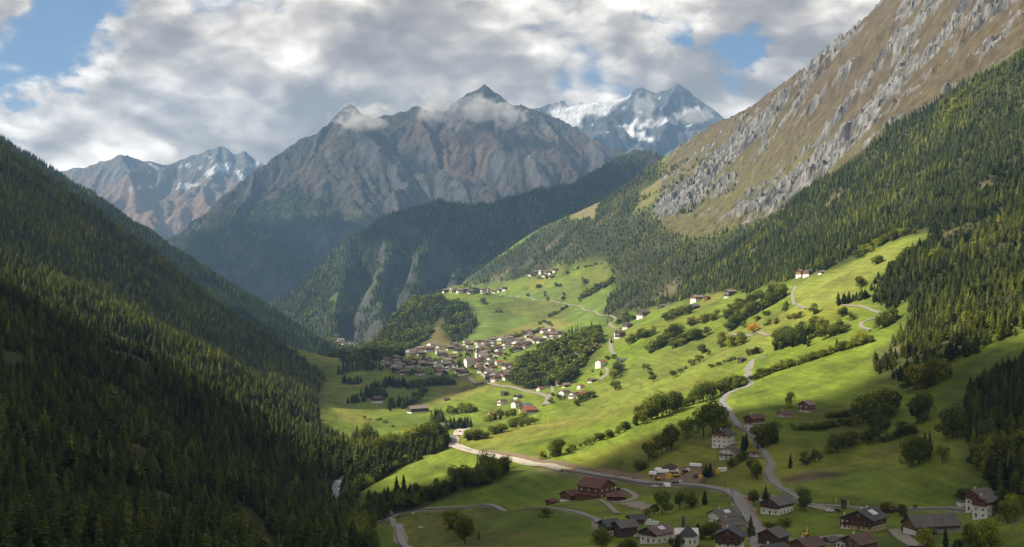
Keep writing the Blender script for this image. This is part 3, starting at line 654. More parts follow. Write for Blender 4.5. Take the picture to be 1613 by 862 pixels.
def broad_parts(seed, n_leaf, size, wide=0.42, low=0.14):
    """unit-height broadleaf tree: trunk with limbs, crown of many leaf sprays spread over lobes"""
    rg = random.Random(seed); TV, TF = [], []; V, Fc = [], []
    def limb(p, q, r0, r1, k=5):
        p = Vector(p); q = Vector(q); ax = (q - p).normalized(); u = ax.orthogonal().normalized(); w = ax.cross(u); b = len(TV)
        for c, r in ((p, r0), (q, r1)):
            for i in range(k): a = 6.283 * i / k; TV.append(tuple(c + u * (r * math.cos(a)) + w * (r * math.sin(a))))
        for i in range(k): TF.append((b + i, b + (i + 1) % k, b + k + (i + 1) % k, b + k + i))
    limb((0, 0, -0.02), (0.01, 0, 0.30), 0.030, 0.022); limb((0.01, 0, 0.30), (-0.01, 0.01, 0.75), 0.022, 0.008)
    lobes = [((0, 0, 0.62), wide * 0.72, 0.34)]
    for i in range(rg.randint(7, 9)):
        a = rg.uniform(0, 6.283); rr = wide * rg.uniform(0.35, 0.68); z = rg.uniform(low + 0.16, 0.84); rr *= 1.1 - 0.5 * abs(z - 0.45)
        c = (rr * math.cos(a), rr * math.sin(a), z); s = wide * rg.uniform(0.30, 0.52); lobes.append((c, s, s * rg.uniform(0.75, 1.0)))
        limb((0, 0, 0.22 + 0.3 * (z - 0.2)), (c[0] * 0.8, c[1] * 0.8, c[2]), 0.012, 0.005, 4)
    tot = sum(l[1] ** 2 for l in lobes)
    for (c, rh, rv) in lobes:
        for _ in range(int(n_leaf * rh * rh / tot)):
            d = Vector((rg.gauss(0, 1), rg.gauss(0, 1), rg.gauss(0, 1))).normalized(); f = rg.uniform(0.72, 1.08)
            p = Vector(c) + Vector((d.x * rh * f, d.y * rh * f, d.z * rv * f))
            if p.z < low: continue
            nr = (d + Vector((rg.gauss(0, 1), rg.gauss(0, 1), rg.gauss(0, 1))) * 0.38).normalized()
            u = nr.orthogonal().normalized(); ang = rg.uniform(0, 6.283); w = nr.cross(u); u, w = u * math.cos(ang) + w * math.sin(ang), w * math.cos(ang) - u * math.sin(ang)
            s = size * rg.uniform(0.6, 1.3); b = len(V)
            V += [tuple(p - u * s), tuple(p - w * s * 0.7 + nr * s * 0.15), tuple(p + u * s), tuple(p + w * s * 0.7 + nr * s * 0.15)]; Fc.append((b, b + 1, b + 2, b + 3))
    return (TV, TF), (V, Fc)

def pine_parts(seed):
    (TV, TF), (V, Fc) = spruce_parts(seed, 18, 9, 0.20, 0.15, 0.10)
    V = [(x * (0.75 + 0.75 * math.sin(min(z * 1.05, 1) * math.pi)), y * (0.75 + 0.75 * math.sin(min(z * 1.05, 1) * math.pi)), z * 0.97) for x, y, z in V]
    return (TV, TF), (V, Fc)
def model(name, parts, leafmat):
    (TV, TF), (V, Fc) = parts
    tm = poly_mesh(name + '_trunk', TV, TF, [M_BARK]); cm = poly_mesh(name + '_crown', V, Fc, [leafmat])
    o = len(TV); both = poly_mesh(name + '_whole', TV + V, TF + [tuple(i + o for i in f) for f in Fc], [M_BARK, leafmat], [0] * len(TF) + [1] * len(Fc))
    return tm, cm, both
MOD = {}
MOD['spruce'] = [model('spruce', spruce_parts(s, 26, 11, rm, dr), M_SPRUCE) for s, rm, dr in ((1, 0.190, 0.55), (2, 0.160, 0.62), (3, 0.215, 0.45), (4, 0.175, 0.6))]
MOD['spruce'] += [model('pine', pine_parts(5), M_SPRUCE), model('pine', pine_parts(6), M_SPRUCE)]
MOD['snag'] = [model('snag', spruce_parts(s, 9, 5, 0.10, 0.2, 0.25), M_DEAD) for s in (91, 92)]
MOD['larch'] = [model('larch', spruce_parts(s, 20, 8, rm, 0.30, 0.12), M_LARCH) for s, rm in ((11, 0.20), (12, 0.23), (13, 0.18))]
MOD['spruce_far'] = [model('far_spruce', spruce_parts(s, 9, 7, rm, 0.5, 0.03, 1), M_SPRUCE) for s, rm in ((21, 0.20), (22, 0.24), (23, 0.18))]
MOD['larch_far'] = [model('far_larch', spruce_parts(s, 9, 7, rm, 0.4, 0.05, 1), M_LARCH) for s, rm in ((24, 0.22), (25, 0.25))]
MOD['broad'] = [model('broadleaf', broad_parts(s, 1500, 0.032, w, lo), M_LEAF) for s, w, lo in ((31, 0.43, 0.07), (32, 0.36, 0.05), (33, 0.49, 0.09), (34, 0.31, 0.04))]
MOD['lime'] = [model('lime_tree', broad_parts(s, 1300, 0.034, w, lo), M_LIME) for s, w, lo in ((41, 0.43, 0.06), (42, 0.36, 0.05))]
MOD['gold'] = [model('gold_tree', broad_parts(s, 1000, 0.036, w, 0.12), M_GOLD) for s, w in ((51, 0.36), (52, 0.28))]
MOD['rust'] = [model('rust_tree', broad_parts(s, 900, 0.036, 0.46, 0.06), M_RUST) for s in (61, 62)]
MOD['shrub'] = [model('shrub', broad_parts(s, 500, 0.06, 0.62, 0.0), M_LEAF) for s in (71, 72)]
MOD['broad_far'] = [model('far_broadleaf', broad_parts(s, 260, 0.075, w, 0.06), M_LEAF) for s, w in ((81, 0.42), (82, 0.36))]
MOD['lime_far'] = [model('far_lime', broad_parts(s, 260, 0.075, w, 0.06), M_LIME) for s, w in ((83, 0.42), (84, 0.36))]

# ------------------------------------------------------------------ trees: where they stand
class Sight:
    """for each direction, how high the ground already reaches before a given distance"""
    def __init__(s, fields):
        s.az = np.linspace(-0.62, 0.62, 700); s.D = np.geomspace(330, 9000, 500)
        A, DD = np.meshgrid(s.az, s.D); X = A * DD; E = np.full(A.shape, -9.0)
        for f in fields:
            ok = (X >= f.xs[0]) & (X <= f.xs[-1]) & (DD >= f.ys[0]) & (DD <= f.ys[-1])
            E = np.maximum(E, np.where(ok, f.at(X, DD) / DD, -9))
        s.E = np.maximum.accumulate(E, 0)
    def sees(s, x, y, z, h, slack=0.006):
        i = np.clip(np.searchsorted(s.az, x / y), 0, 699); j = np.clip(np.searchsorted(s.D, y * 0.985) - 1, 0, 499)
        return ((z + h) / y + slack) > s.E[j, i]
SIGHT = Sight([GF] + list(MT.values()))
rngT = np.random.default_rng(4)
TREES = []          # arrays: kind id, x, y, z, height, zone
KINDS = list(MOD.keys()); KID = {k: i for i, k in enumerate(KINDS)}
def add_trees(kind, x, y, z, h, zone):
    x = np.atleast_1d(x); kk = np.broadcast_to(np.asarray([KID[kind]] if isinstance(kind, str) else kind), x.shape)
    TREES.append((kk, x, np.atleast_1d(y), np.atleast_1d(z), np.broadcast_to(h, x.shape), np.full(x.shape, zone)))
def field_scatter(field, xr, yr, sp, accept, zone, mix, hr, sink=0.3):
    xs = np.arange(xr[0], xr[1], sp); ys = np.arange(yr[0], yr[1], sp); X, Y = np.meshgrid(xs, ys)
    X = (X + rngT.uniform(-.48, .48, X.shape) * sp).ravel(); Y = (Y + rngT.uniform(-.48, .48, Y.shape) * sp).ravel()
    Z = field.at(X, Y); px, py = proj(X, Y, Z)
    k = (px > -170) & (px < 1760) & (py < 1010) & SIGHT.sees(X, Y, Z, 25.0); X, Y, Z, px, py = X[k], Y[k], Z[k], px[k], py[k]
    k = accept(X, Y, Z, px, py); X, Y, Z = X[k], Y[k], Z[k]
    H = (hr[0] + (hr[1] - hr[0]) * rngT.beta(1.6, 2.0, X.shape)) * (1 + 0.35 * fbm(X, Y, 70, 3, 0.6, 3)); H = np.clip(H, 3.5, 30)
    clump = fbm(X, Y, 170, 4, 0.6, 12 + zone) * 0.55 + rngT.uniform(-.5, .5, X.shape) * 0.75
    far = Y > 1750
    names, cuts = zip(*mix); cum = np.cumsum(cuts) / sum(cuts); r_ = np.clip(clump * 0.55 + 0.5, 0, 0.999)
    sel = np.searchsorted(cum, r_); kid = np.array([KID[a] for a in names])[sel]; kidf = np.array([KID.get(a + '_far', KID[a]) for a in names])[sel]
    add_trees(np.where(far, kidf, kid), X, Y, Z - sink, H, zone); return len(X)
def polys(*ps):
    def f(X, Y, Z, px, py):
        w1 = fbm(X, Y, 50, 3, 0.6, 11) * 8 * (900 / Y); m = np.zeros(X.shape, bool)
        for p in ps: m |= in_poly(px + w1, py + w1 * 0.6, p)
        m &= ~in_poly(px, py, RIVER_GAP)
        for p in SCREE_P: m &= ~in_poly(px, py + 6, p)
        for p in DRY_SPOTS: m &= ~in_poly(px + w1, py + w1, p)
        return m
    return f
gap = lambda X, Y, wl, th, sd: fbm(X, Y, wl, 4, 0.6, sd) < th
RIVER_GAP = [(519,758),(545,750),(547,780),(540,792),(522,794)]
SCREE_P = [[(0,555),(40,562),(48,590),(10,604),(0,600)],[(168,612),(202,622),(210,645),(178,640)],[(203,700),(236,718),(232,748),(210,738)]]
SCREE_L = [(365,795),(400,808),(445,862),(445,900),(420,900),(385,840)]
left_ok = polys(F_LEFT)
n_l = field_scatter(GF, (-1500, 0), (420, 1300), 5.8, lambda X, Y, Z, px, py: left_ok(X, Y, Z, px, py) & gap(X, Y, 110, 0.62, 95) & ~in_poly(px, py, SCREE_L), 0, [('broad', 0.25), ('snag', 0.35), ('spruce', 8), ('larch', 1.6)], (7, 24))  # larch share kept low so the shaded near forest turns out darker
n_l += field_scatter(GF, (-1600, 0), (1300, 2900), 6.2, lambda X, Y, Z, px, py: left_ok(X, Y, Z, px, py) & gap(X, Y, 130, 0.75, 95), 0, [('spruce', 4), ('larch', 6)], (6, 20))  # larch share raised: paler needles brighten the sunlit band
belt_ok = polys(F_BELT); field_scatter(GF, (-300, 20), (600, 1300), 6.0, belt_ok, 1, [('spruce', 4), ('broad', 4)], (9, 20))
kn_ok = polys(F_KNOLL); field_scatter(GF, (-50, 200), (1600, 2500), 8.0, kn_ok, 2, [('spruce', 4), ('broad', 4), ('lime', 3), ('gold', 0.5)], (13, 24))
vl_ok = polys(F_VALE); field_scatter(GF, (-900, -150), (2750, 4600), 10, lambda X, Y, Z, px, py: (vl_ok(X, Y, Z, px, py) | (X < -330)) & ~in_poly(px, py, [(530,532),(566,532),(566,550),(530,550)]), 3, [('spruce', 5), ('broad', 2), ('larch', 1)], (15, 22))
bl_ok = polys(F_BLUFF, F_COPSE); field_scatter(GF, (-450, 0), (2600, 3700), 9.5, bl_ok, 3, [('spruce', 5), ('broad', 3), ('larch', 1)], (16, 24))
r_ok = polys(F_RIGHT)
field_scatter(GF, (0, 1500), (850, 2600), 6.4, lambda X, Y, Z, px, py: r_ok(X, Y, Z, px, py) & gap(X, Y, 130, 0.7, 95), 4, [('spruce', 6), ('larch', 3), ('lime', 0.5)], (6, 20))
field_scatter(GF, (-250, 1500), (2600, 4700), 9.5, lambda X, Y, Z, px, py: r_ok(X, Y, Z, px, py) & gap(X, Y, 160, 0.7, 99), 4, [('spruce', 6), ('larch', 3), ('broad', 1)], (6, 18))
e_ok = polys(F_EDGE); field_scatter(GF, (200, 700), (560, 1100), 6.4, e_ok, 4, [('spruce', 6), ('larch', 2), ('broad', 1)], (14, 24))
# sparse trees climbing the dry slope
rk = polys(ROCK); TRK = [[(1000,330),(1050,262),(1110,250),(1165,232),(1150,255),(1080,300)],[(1090,300),(1165,285),(1160,300),(1100,330),(1060,345)],[(1010,318),(1060,300),(1040,335)],[(1150,345),(1195,320),(1190,335),(1160,352)]]
field_scatter(GF, (300, 1300), (2200, 4400), 12, lambda X, Y, Z, px, py: rk(X, Y, Z, px, py) & (np.logical_or.reduce([in_poly(px + 6 * fbm(X, Y, 60, 2, .5, 1), py, p) for p in TRK]) & gap(X, Y, 80, 0.15, 5) | ((fbm(X, Y, 90, 3, 0.6, 8) > 1.0) & (py > 150))), 4, [('spruce', 3), ('broad', 1)], (9, 17))
# far slopes
field_scatter(MT['hill'], (-2300, -300), (2950, 3900), 10, lambda X, Y, Z, px, py: gap(X, Y, 160, 0.8, 15), 5, [('spruce', 6), ('larch', 2)], (16, 25))
def bluff_ok(X, Y, Z, px, py):
    gx_, gy_ = MT['bluff'].slope(X, Y, 12); m = (np.hypot(gx_, gy_) + 0.4 * fbm(X, Y, 120, 4, .6, 5)) < 1.85
    for p in BLUFF_OPEN: m &= ~in_poly(px, py, p)
    return m & (Y < 5800) & ~((py < 262) & (fbm(X, Y, 60, 3, 0.6, 3) < 0.1))
field_scatter(MT['bluff'], (-1200, 900), (4000, 5800), 10.5, bluff_ok, 6, [('spruce', 6), ('larch', 2), ('broad', 2)], (15, 24))
mw = Field(np.arange(-2900, 1750, 11.0), np.arange(5500, 9300, 11.0), MASS_WOOD)
field_scatter(MT['massif'], (-2600, 500), (5600, 7600), 13, lambda X, Y, Z, px, py: mw.at(X, Y) > rngT.uniform(0.15, 0.9, X.shape), 7, [('spruce', 6), ('larch', 2)], (15, 24))

# rows, hedges and single trees: kind mix, path of their feet in the photograph, number, sideways jitter (px), heights (m)
ROWS = [
 ('b', [(850,724),(866,721),(880,718),(900,711),(930,699),(960,690)], 14, 2, (4, 8)), ('b', [(874,719),(882,718)], 3, 2, (12, 15)),
 ('b', [(1003,670),(1030,660),(1064,647)], 13, 3, (13, 19)), ('b', [(1064,646),(1092,636)], 8, 2, (4, 8)), ('b', [(1093,636),(1120,628),(1134,622)], 9, 2, (12, 17)), ('b', [(1134,622),(1172,606)], 9, 2, (7, 11)),
 ('b', [(930,697),(962,690),(1003,670)], 12, 2, (5, 9)),
 ('B', [(1104,690),(1122,684),(1142,688)], 4, 3, (19, 24)), ('b', [(1080,692),(1086,688)], 2, 1, (12, 15)), ('b', [(1042,718),(1050,712),(1062,706)], 4, 2, (14, 18)), ('b', [(1022,727)], 1, 0, (14, 15)), ('b', [(1002,742),(1016,738)], 4, 2, (5, 7)),
 ('c', [(1108,752),(1118,750)], 3, 2, (10, 12)), ('b', [(1185,748),(1192,754),(1197,758)], 4, 2, (10, 13)), ('c', [(1170,714),(1176,706)], 4, 2, (11, 15)),
 ('m', [(1193,708),(1203,700),(1214,700),(1226,694)], 11, 4, (12, 18)), ('b', [(1178,722),(1160,730),(1150,738)], 6, 2, (4, 7)),
 ('b', [(1246,642)], 1, 0, (11, 12)), ('s', [(1300,658),(1346,655)], 14, 1, (3, 5)), ('b', [(1350,666),(1365,667),(1382,664),(1398,657),(1410,655)], 13, 3, (14, 19)), ('B', [(1385,697)], 1, 0, (17, 18)),
 ('s', [(1362,696),(1372,692)], 4, 2, (5, 7)), ('s', [(1408,688),(1440,682)], 7, 2, (6, 8)), ('B', [(1444,668),(1456,662)], 4, 2, (16, 20)), ('b', [(1430,618),(1446,613),(1462,613),(1478,602),(1494,592)], 12, 3, (12, 17)),
 ('s', [(1245,676),(1290,677),(1335,668)], 16, 3, (4, 6)), ('c', [(1245,737)], 1, 0, (12, 13)), ('b', [(1262,734),(1275,729),(1290,726)], 6, 2, (6, 10)), ('b', [(1305,715),(1322,708),(1348,702)], 9, 2, (8, 11)),
 ('m', [(1432,738),(1444,732),(1456,722),(1468,706)], 11, 4, (12, 18)), ('b', [(1484,730)], 1, 0, (10, 12)), ('B', [(1490,694),(1504,688),(1514,668)], 7, 4, (14, 19)), ('s', [(1300,688),(1360,700),(1420,690)], 8, 4, (2, 4)),
 ('g', [(1545,724)], 1, 0, (13, 14)), ('b', [(1538,730),(1552,745)], 4, 4, (12, 15)),  # gold here is yellow light on a green tree, put into its leaf colour
 ('l', [(1452,868),(1466,866)], 2, 3, (11, 12)), ('l', [(1524,868),(1540,862),(1556,868),(1572,858)], 7, 4, (10, 14)), ('c', [(1490,862)], 1, 0, (12, 13)), ('c', [(1500,880),(1516,872)], 3, 3, (8, 11)), ('c', [(1424,838)], 1, 0, (8, 9)), ('b', [(1513,790),(1522,784)], 2, 1, (7, 8)),  # lime rows: yellowish light on green trees, put into a paler leaf colour
 ('r', [(1385,806),(1398,807),(1414,807),(1442,803)], 5, 2, (5, 7)), ('c', [(1590,800),(1600,792),(1575,812)], 6, 3, (14, 18)), ('l', [(1598,815),(1585,830),(1610,810)], 5, 4, (10, 13)), ('c', [(1428,815),(1420,812)], 4, 2, (7, 9)),
 ('b', [(1187,797)], 1, 0, (10, 11)), ('c', [(1207,792)], 1, 0, (13, 14)), ('c', [(1183,846)], 1, 0, (13, 14)), ('b', [(1267,788),(1266,806),(1272,800)], 3, 1, (9, 11)), ('m', [(1094,852),(1106,848),(1118,850),(1128,846)], 8, 3, (8, 11)), ('s', [(1205,828),(1218,835),(1232,830),(1245,822)], 9, 3, (3, 5)),
 ('b', [(1087,800)], 1, 0, (10, 12)), ('c', [(1110,795)], 1, 0, (11, 12)), ('B', [(1043,810)], 1, 0, (15, 16)), ('b', [(1022,815),(1032,810)], 2, 1, (6, 8)), ('b', [(1071,804)], 1, 0, (12, 13)), ('c', [(1090,799)], 1, 0, (13, 14)), ('b', [(863,815)], 1, 0, (7, 8)),
 ('b', [(943,870),(952,866)], 2, 2, (10, 13)), ('b', [(980,872),(995,868)], 3, 3, (6, 9)), ('m', [(1060,866),(1075,862)], 3, 2, (6, 8)),
 ('b', [(708,834)], 2, 2, (11, 13)), ('b', [(726,838),(732,864)], 3, 2, (12, 15)), ('c', [(754,857),(749,840),(706,832)], 3, 2, (5, 7)),
 ('B', [(716,764),(736,770),(753,766)], 4, 2, (12, 17)), ('b', [(753,767),(772,759),(786,751),(798,744)], 9, 2, (10, 14)), ('c', [(622,788),(638,785)], 2, 0, (24, 26)), ('g', [(729,766)], 1, 0, (7, 8)),
 ('b', [(733,694),(750,692),(770,690)], 10, 2, (8, 11)), ('b', [(772,684),(796,680)], 7, 1, (7, 9)), ('b', [(805,676),(822,673),(842,668)], 9, 2, (8, 11)), ('l', [(795,658),(815,655)], 5, 2, (9, 12)), ('m', [(762,666),(790,660)], 8, 3, (10, 14)), ('m', [(820,660),(832,655)], 3, 2, (7, 9)),
 ('c', [(705,676),(720,675),(738,673)], 10, 3, (14, 19)), ('c', [(681,668),(690,662),(696,668)], 6, 2, (18, 24)), ('b', [(705,652),(728,650),(752,648)], 12, 3, (9, 13)), ('b', [(648,690),(690,688),(700,690)], 8, 3, (12, 16)),
 ('c', [(540,604),(553,606),(566,604)], 10, 3, (14, 18)), ('c', [(575,626),(590,622),(606,628)], 18, 5, (16, 21)), ('c', [(612,646),(626,640),(640,644)], 12, 4, (15, 20)), ('c', [(550,636),(572,633)], 7, 2, (14, 18)), ('c', [(590,612),(615,606),(640,611)], 22, 4, (15, 20)), ('m', [(645,612),(680,606),(715,604)], 26, 3, (11, 16)),
 ('m', [(640,640),(660,630),(668,622)], 10, 4, (10, 15)), ('c', [(535,588),(552,583),(575,582),(596,584)], 26, 4, (14, 20)), ('m', [(540,572),(560,566),(580,576)], 18, 5, (14, 20)), ('s', [(568,660),(602,662),(620,672)], 6, 3, (3, 6)),
 ('b', [(993,542),(1000,536),(1016,532),(1032,526)], 9, 3, (10, 14)), ('b', [(1024,556),(1040,546),(1056,532),(1068,522)], 26, 5, (12, 17)), ('b', [(1046,506),(1066,498),(1086,492)], 18, 5, (12, 16)), ('l', [(1085,514),(1106,510),(1130,502)], 16, 4, (11, 15)), ('b', [(1058,550),(1078,540),(1100,534)], 16, 4, (11, 15)), ('r', [(1115,528)], 1, 0, (12, 13)), ('b', [(1142,504),(1150,500)], 3, 2, (12, 14)),
 ('m', [(1147,524),(1165,508),(1190,493),(1215,481),(1236,468)], 40, 2, (13, 18)), ('b', [(1152,492),(1180,478),(1210,468),(1232,462)], 24, 4, (10, 14)), ('g', [(1213,462)], 1, 0, (13, 14)),
 ('b', [(1172,516)], 1, 0, (9, 10)), ('g', [(1187,525)], 1, 0, (13, 14)), ('b', [(1192,506)], 2, 1, (8, 9)), ('b', [(1204,499),(1210,497)], 3, 1, (6, 8)), ('b', [(1203,516),(1226,508)], 7, 3, (6, 9)), ('b', [(1238,482),(1236,494)], 4, 1, (7, 9)), ('l', [(1240,504),(1262,500)], 6, 2, (6, 8)), ('l', [(1133,537),(1140,534)], 3, 1, (10, 13)), ('l', [(1130,549),(1150,546),(1172,544)], 12, 4, (9, 14)), ('b', [(1105,557)], 2, 1, (12, 13)), ('b', [(1117,560)], 1, 0, (7, 8)),
 ('m', [(1220,553),(1236,548),(1252,545),(1272,540)], 22, 5, (15, 21)), ('l', [(1276,533),(1290,528),(1302,526)], 8, 4, (14, 19)), ('b', [(1282,495)], 1, 0, (13, 14)), ('c', [(1273,546)], 1, 0, (15, 16)), ('r', [(1180,560),(1196,556)], 6, 2, (6, 9)), ('b', [(1300,534),(1320,524),(1325,530)], 7, 3, (11, 15)),
 ('c', [(1317,482),(1335,478),(1352,474),(1366,470)], 15, 3, (12, 17)), ('b', [(1352,449),(1358,452)], 3, 2, (10, 12)), ('b', [(1378,418),(1390,412)], 5, 2, (8, 11)), ('b', [(1325,500),(1332,496)], 4, 2, (9, 11)), ('b', [(1344,504)], 1, 0, (7, 8)), ('b', [(1385,520),(1400,512),(1410,506)], 7, 3, (11, 15)),
 ('b', [(1183,602),(1200,594),(1230,582),(1260,574),(1290,564),(1318,554),(1345,547),(1376,539)], 52, 2, (6, 9)), ('c', [(1318,553)], 1, 0, (15, 16)), ('m', [(1345,545),(1362,542)], 6, 2, (9, 12)), ('b', [(1136,618),(1152,612),(1174,608)], 12, 2, (9, 12)), ('s', [(1120,580),(1145,570),(1160,566)], 9, 2, (3, 5)), ('b', [(1010,580),(1022,586),(1030,604)], 4, 1, (8, 11)), ('b', [(1056,598),(1075,585),(1102,570)], 5, 2, (7, 10)),
 ('b', [(964,600),(972,592),(976,585)], 7, 3, (13, 17)), ('b', [(970,615)], 1, 0, (12, 13)), ('l', [(1350,410),(1372,395),(1392,384),(1410,376),(1440,368)], 22, 3, (9, 13)), ('g', [(1396,380)], 1, 0, (10, 11)), ('b', [(1405,425),(1432,400),(1420,410)], 9, 3, (8, 12)),
 ('b', [(758,479),(762,476)], 3, 1, (12, 14)), ('b', [(776,493),(790,492)], 5, 1, (6, 9)), ('b', [(846,455),(852,453)], 4, 1, (9, 12)), ('b', [(831,468)], 2, 1, (9, 11)), ('b', [(857,463),(860,470),(865,475)], 5, 1, (9, 12)), ('b', [(872,448),(880,453),(886,450)], 5, 1, (8, 11)), ('b', [(888,466),(885,475)], 3, 1, (9, 12)), ('b', [(893,432)], 2, 1, (10, 11)), ('b', [(918,443),(922,449)], 3, 1, (11, 13)), ('b', [(910,474),(925,466),(945,456),(966,444)], 26, 3, (11, 15)), ('s', [(863,500),(878,494),(894,483)], 14, 1, (5, 8)), ('s', [(832,530),(845,524),(856,516)], 12, 1, (6, 9)), ('s', [(803,534),(826,528)], 9, 1, (6, 10)), ('s', [(848,512),(858,508),(872,516)], 8, 2, (6, 9)), ('b', [(836,434),(848,440),(862,440),(876,436)], 10, 2, (8, 12)), ('s', [(905,425),(930,420),(945,415)], 10, 3, (5, 8)),
 ('b', [(700,462),(720,460),(745,461),(770,460)], 16, 1, (7, 11)), ('c', [(892,536),(905,528),(918,532),(928,534)], 14, 3, (18, 24)), ('c', [(932,514)], 1, 0, (12, 13)), ('c', [(957,509)], 1, 0, (11, 12)), ('b', [(946,541)], 1, 0, (12, 13)), ('b', [(970,512),(985,508),(998,505)], 9, 3, (11, 14)), ('l', [(985,500)], 2, 1, (11, 13)), ('c', [(963,541)], 1, 0, (12, 13)), ('b', [(976,562),(930,580),(950,600)], 6, 3, (7, 10)),
 ('b', [(905,640),(915,634),(930,628)], 7, 2, (8, 11)), ('b', [(870,625),(890,630),(860,638)], 6, 3, (6, 9)), ('b', [(640,572),(690,570),(730,584),(770,580),(800,560),(840,545)], 30, 5, (6, 10)), ('m', [(690,566),(740,560),(786,548),(700,578),(620,572),(650,566),(676,560)], 22, 4, (7, 12)), ('b', [(738,556),(742,574),(720,578)], 5, 2, (9, 13)), ('m', [(600,580),(640,590),(690,590),(720,596)], 14, 3, (7, 11)),
 ('m', [(560,690),(600,715),(650,705),(700,698)], 22, 5, (14, 20)), ('b', [(548,790),(556,775),(575,768),(600,752),(640,730)], 26, 3, (7, 11)), ('r', [(590,755),(640,728)], 4, 2, (6, 8)), ('b', [(545,812),(550,830),(548,850)], 10, 6, (9, 13)),
]
MIXES = {'b': [('broad', 8), ('lime', 2)], 'B': [('broad', 1)], 'c': [('spruce', 1)], 'm': [('spruce', 4), ('broad', 4), ('lime', 1)], 'l': [('lime', 3), ('broad', 1)], 'g': [('gold', 1)], 'r': [('rust', 1)], 's': [('shrub', 3), ('broad', 1)]}
def along(path, t):
    p = np.array(path, float)
    if len(p) == 1: return p[0]
    L = np.r_[0, np.cumsum(np.hypot(*np.diff(p, axis=0).T))]; return np.array([np.interp(t * L[-1], L, p[:, 0]), np.interp(t * L[-1], L, p[:, 1])])
rr_ = random.Random(5)
for mixk, path, num, jit, hr in ROWS:
    num = int(num * 1.1) if num > 2 else num
    if mixk in 'cm' and num > 2 and path[0][0] < 760 and 555 < path[0][1] < 700: num = int(num * 2.0); jit = jit * 1.6
    for i in range(num):
        c = along(path, (i + rr_.uniform(0.1, 0.9)) / num); px, py = c[0] + rr_.uniform(-jit, jit), c[1] + rr_.uniform(-jit, jit) * 0.5
        x, y, z = GF.hit(px, py); nm = rr_.choices([a for a, _ in MIXES[mixk]], [w for _, w in MIXES[mixk]])[0]
        if y > 2300 and nm + '_far' in KID: nm += '_far'
        add_trees(nm, x, y, z - 0.15, rr_.uniform(*hr) * (1.0 if nm == 'spruce' else (1.0 if py > 770 else 1.2)) * (rr_.choice((0.55, 0.8, 1.0, 1.0, 1.12)) if num > 4 else 1.0), 8)

K_, X_, Y_, Z_, H_, ZN_ = [np.concatenate([t[i] for t in TREES]) for i in range(6)]
CONIF = np.isin(K_, [KID[k] for k in ('spruce', 'larch', 'spruce_far', 'larch_far', 'snag')])
px, py = proj(X_, Y_, Z_ + H_ * 0.6); inview = (px > 5) & (px < 1608) & (py > 0) & (py < 855) & SIGHT.sees(X_, Y_, Z_, H_ * 0.7, 0.0)
app = H_ / Y_ * inview
solo = np.zeros(len(K_), bool)
solo[np.argsort(-app * CONIF)[:300]] = True; solo[np.argsort(-app * ~CONIF)[:300]] = True

def tree_label(kn, px, py, y, zone):
    kind = {'spruce': 'spruce', 'larch': 'larch'}.get(kn.replace('_far', ''))
    look = {'spruce': 'dark spruce', 'larch': 'pale green larch', 'broad': 'round green broadleaf tree', 'lime': 'light green broadleaf tree', 'gold': 'golden autumn tree', 'rust': 'brownish autumn tree', 'shrub': 'low green shrub', 'snag': 'bare grey dead conifer'}[kn.replace('_far', '')]
    if zone == 0: where = 'beside the pale scree strip low on the left slope' if px > 330 and py > 740 else 'above the stream at the foot of the left slope' if px > 400 else 'in the bottom left corner of the shaded forest' if px < 170 and py > 740 else 'at the bottom of the shaded left forest' if py > 740 else 'along the left border of the shaded forest' if px < 130 else 'in the shaded left forest below the sunlit band'
    elif zone == 1: where = 'in the tree belt between the two lower meadows'
    elif zone == 4: where = 'at the forest edge on the right mountainside'
    elif px > 1480 and py > 760: where = 'beside the farmhouse in the lower right corner'
    elif py > 775 and px > 1150: where = 'among the chalets by the road junction'
    elif py > 775 and px > 900: where = 'between the red roofed barn and the front houses'
    elif py > 775: where = 'on the shaded meadow above the lower lane'
    elif px > 1280 and py > 590: where = 'in the thickets on the shaded right meadow'
    elif px > 1140 and py > 590: where = 'along the lane climbing behind the white house'
    elif px > 840 and py > 610: where = 'in the hedge row crossing the bright meadow'
    elif px > 980: where = 'among the sunny pastures of the right slope'
    else: where = 'around the village on the valley floor'
    return look + ' ' + where
NAMES = {'spruce': 'spruce_tree', 'larch': 'larch_tree', 'broad': 'broadleaf_tree', 'lime': 'broadleaf_tree', 'gold': 'autumn_tree', 'rust': 'autumn_tree', 'shrub': 'shrub', 'snag': 'dead_tree'}
for i in np.nonzero(solo)[0]:
    kn = KINDS[K_[i]]; tm, cm, _ = MOD[kn][(i * 7) % len(MOD[kn])]; b = kn.replace('_far', '')
    e = empty(NAMES[b], (X_[i], Y_[i], Z_[i]), (i * 2.399) % 6.283); s = H_[i]; wv = s * (0.85 + 0.3 * ((i * 0.618) % 1))
    e.scale = (wv, wv, s); link('trunk', tm, e); link('crown', cm, e)
    lb = tree_label(kn, px[i], py[i], Y_[i], ZN_[i]); tag(e, lb, 'shrub' if b == 'shrub' else 'tree', lb.split(' tree ')[-1] if False else 'trees: ' + lb)

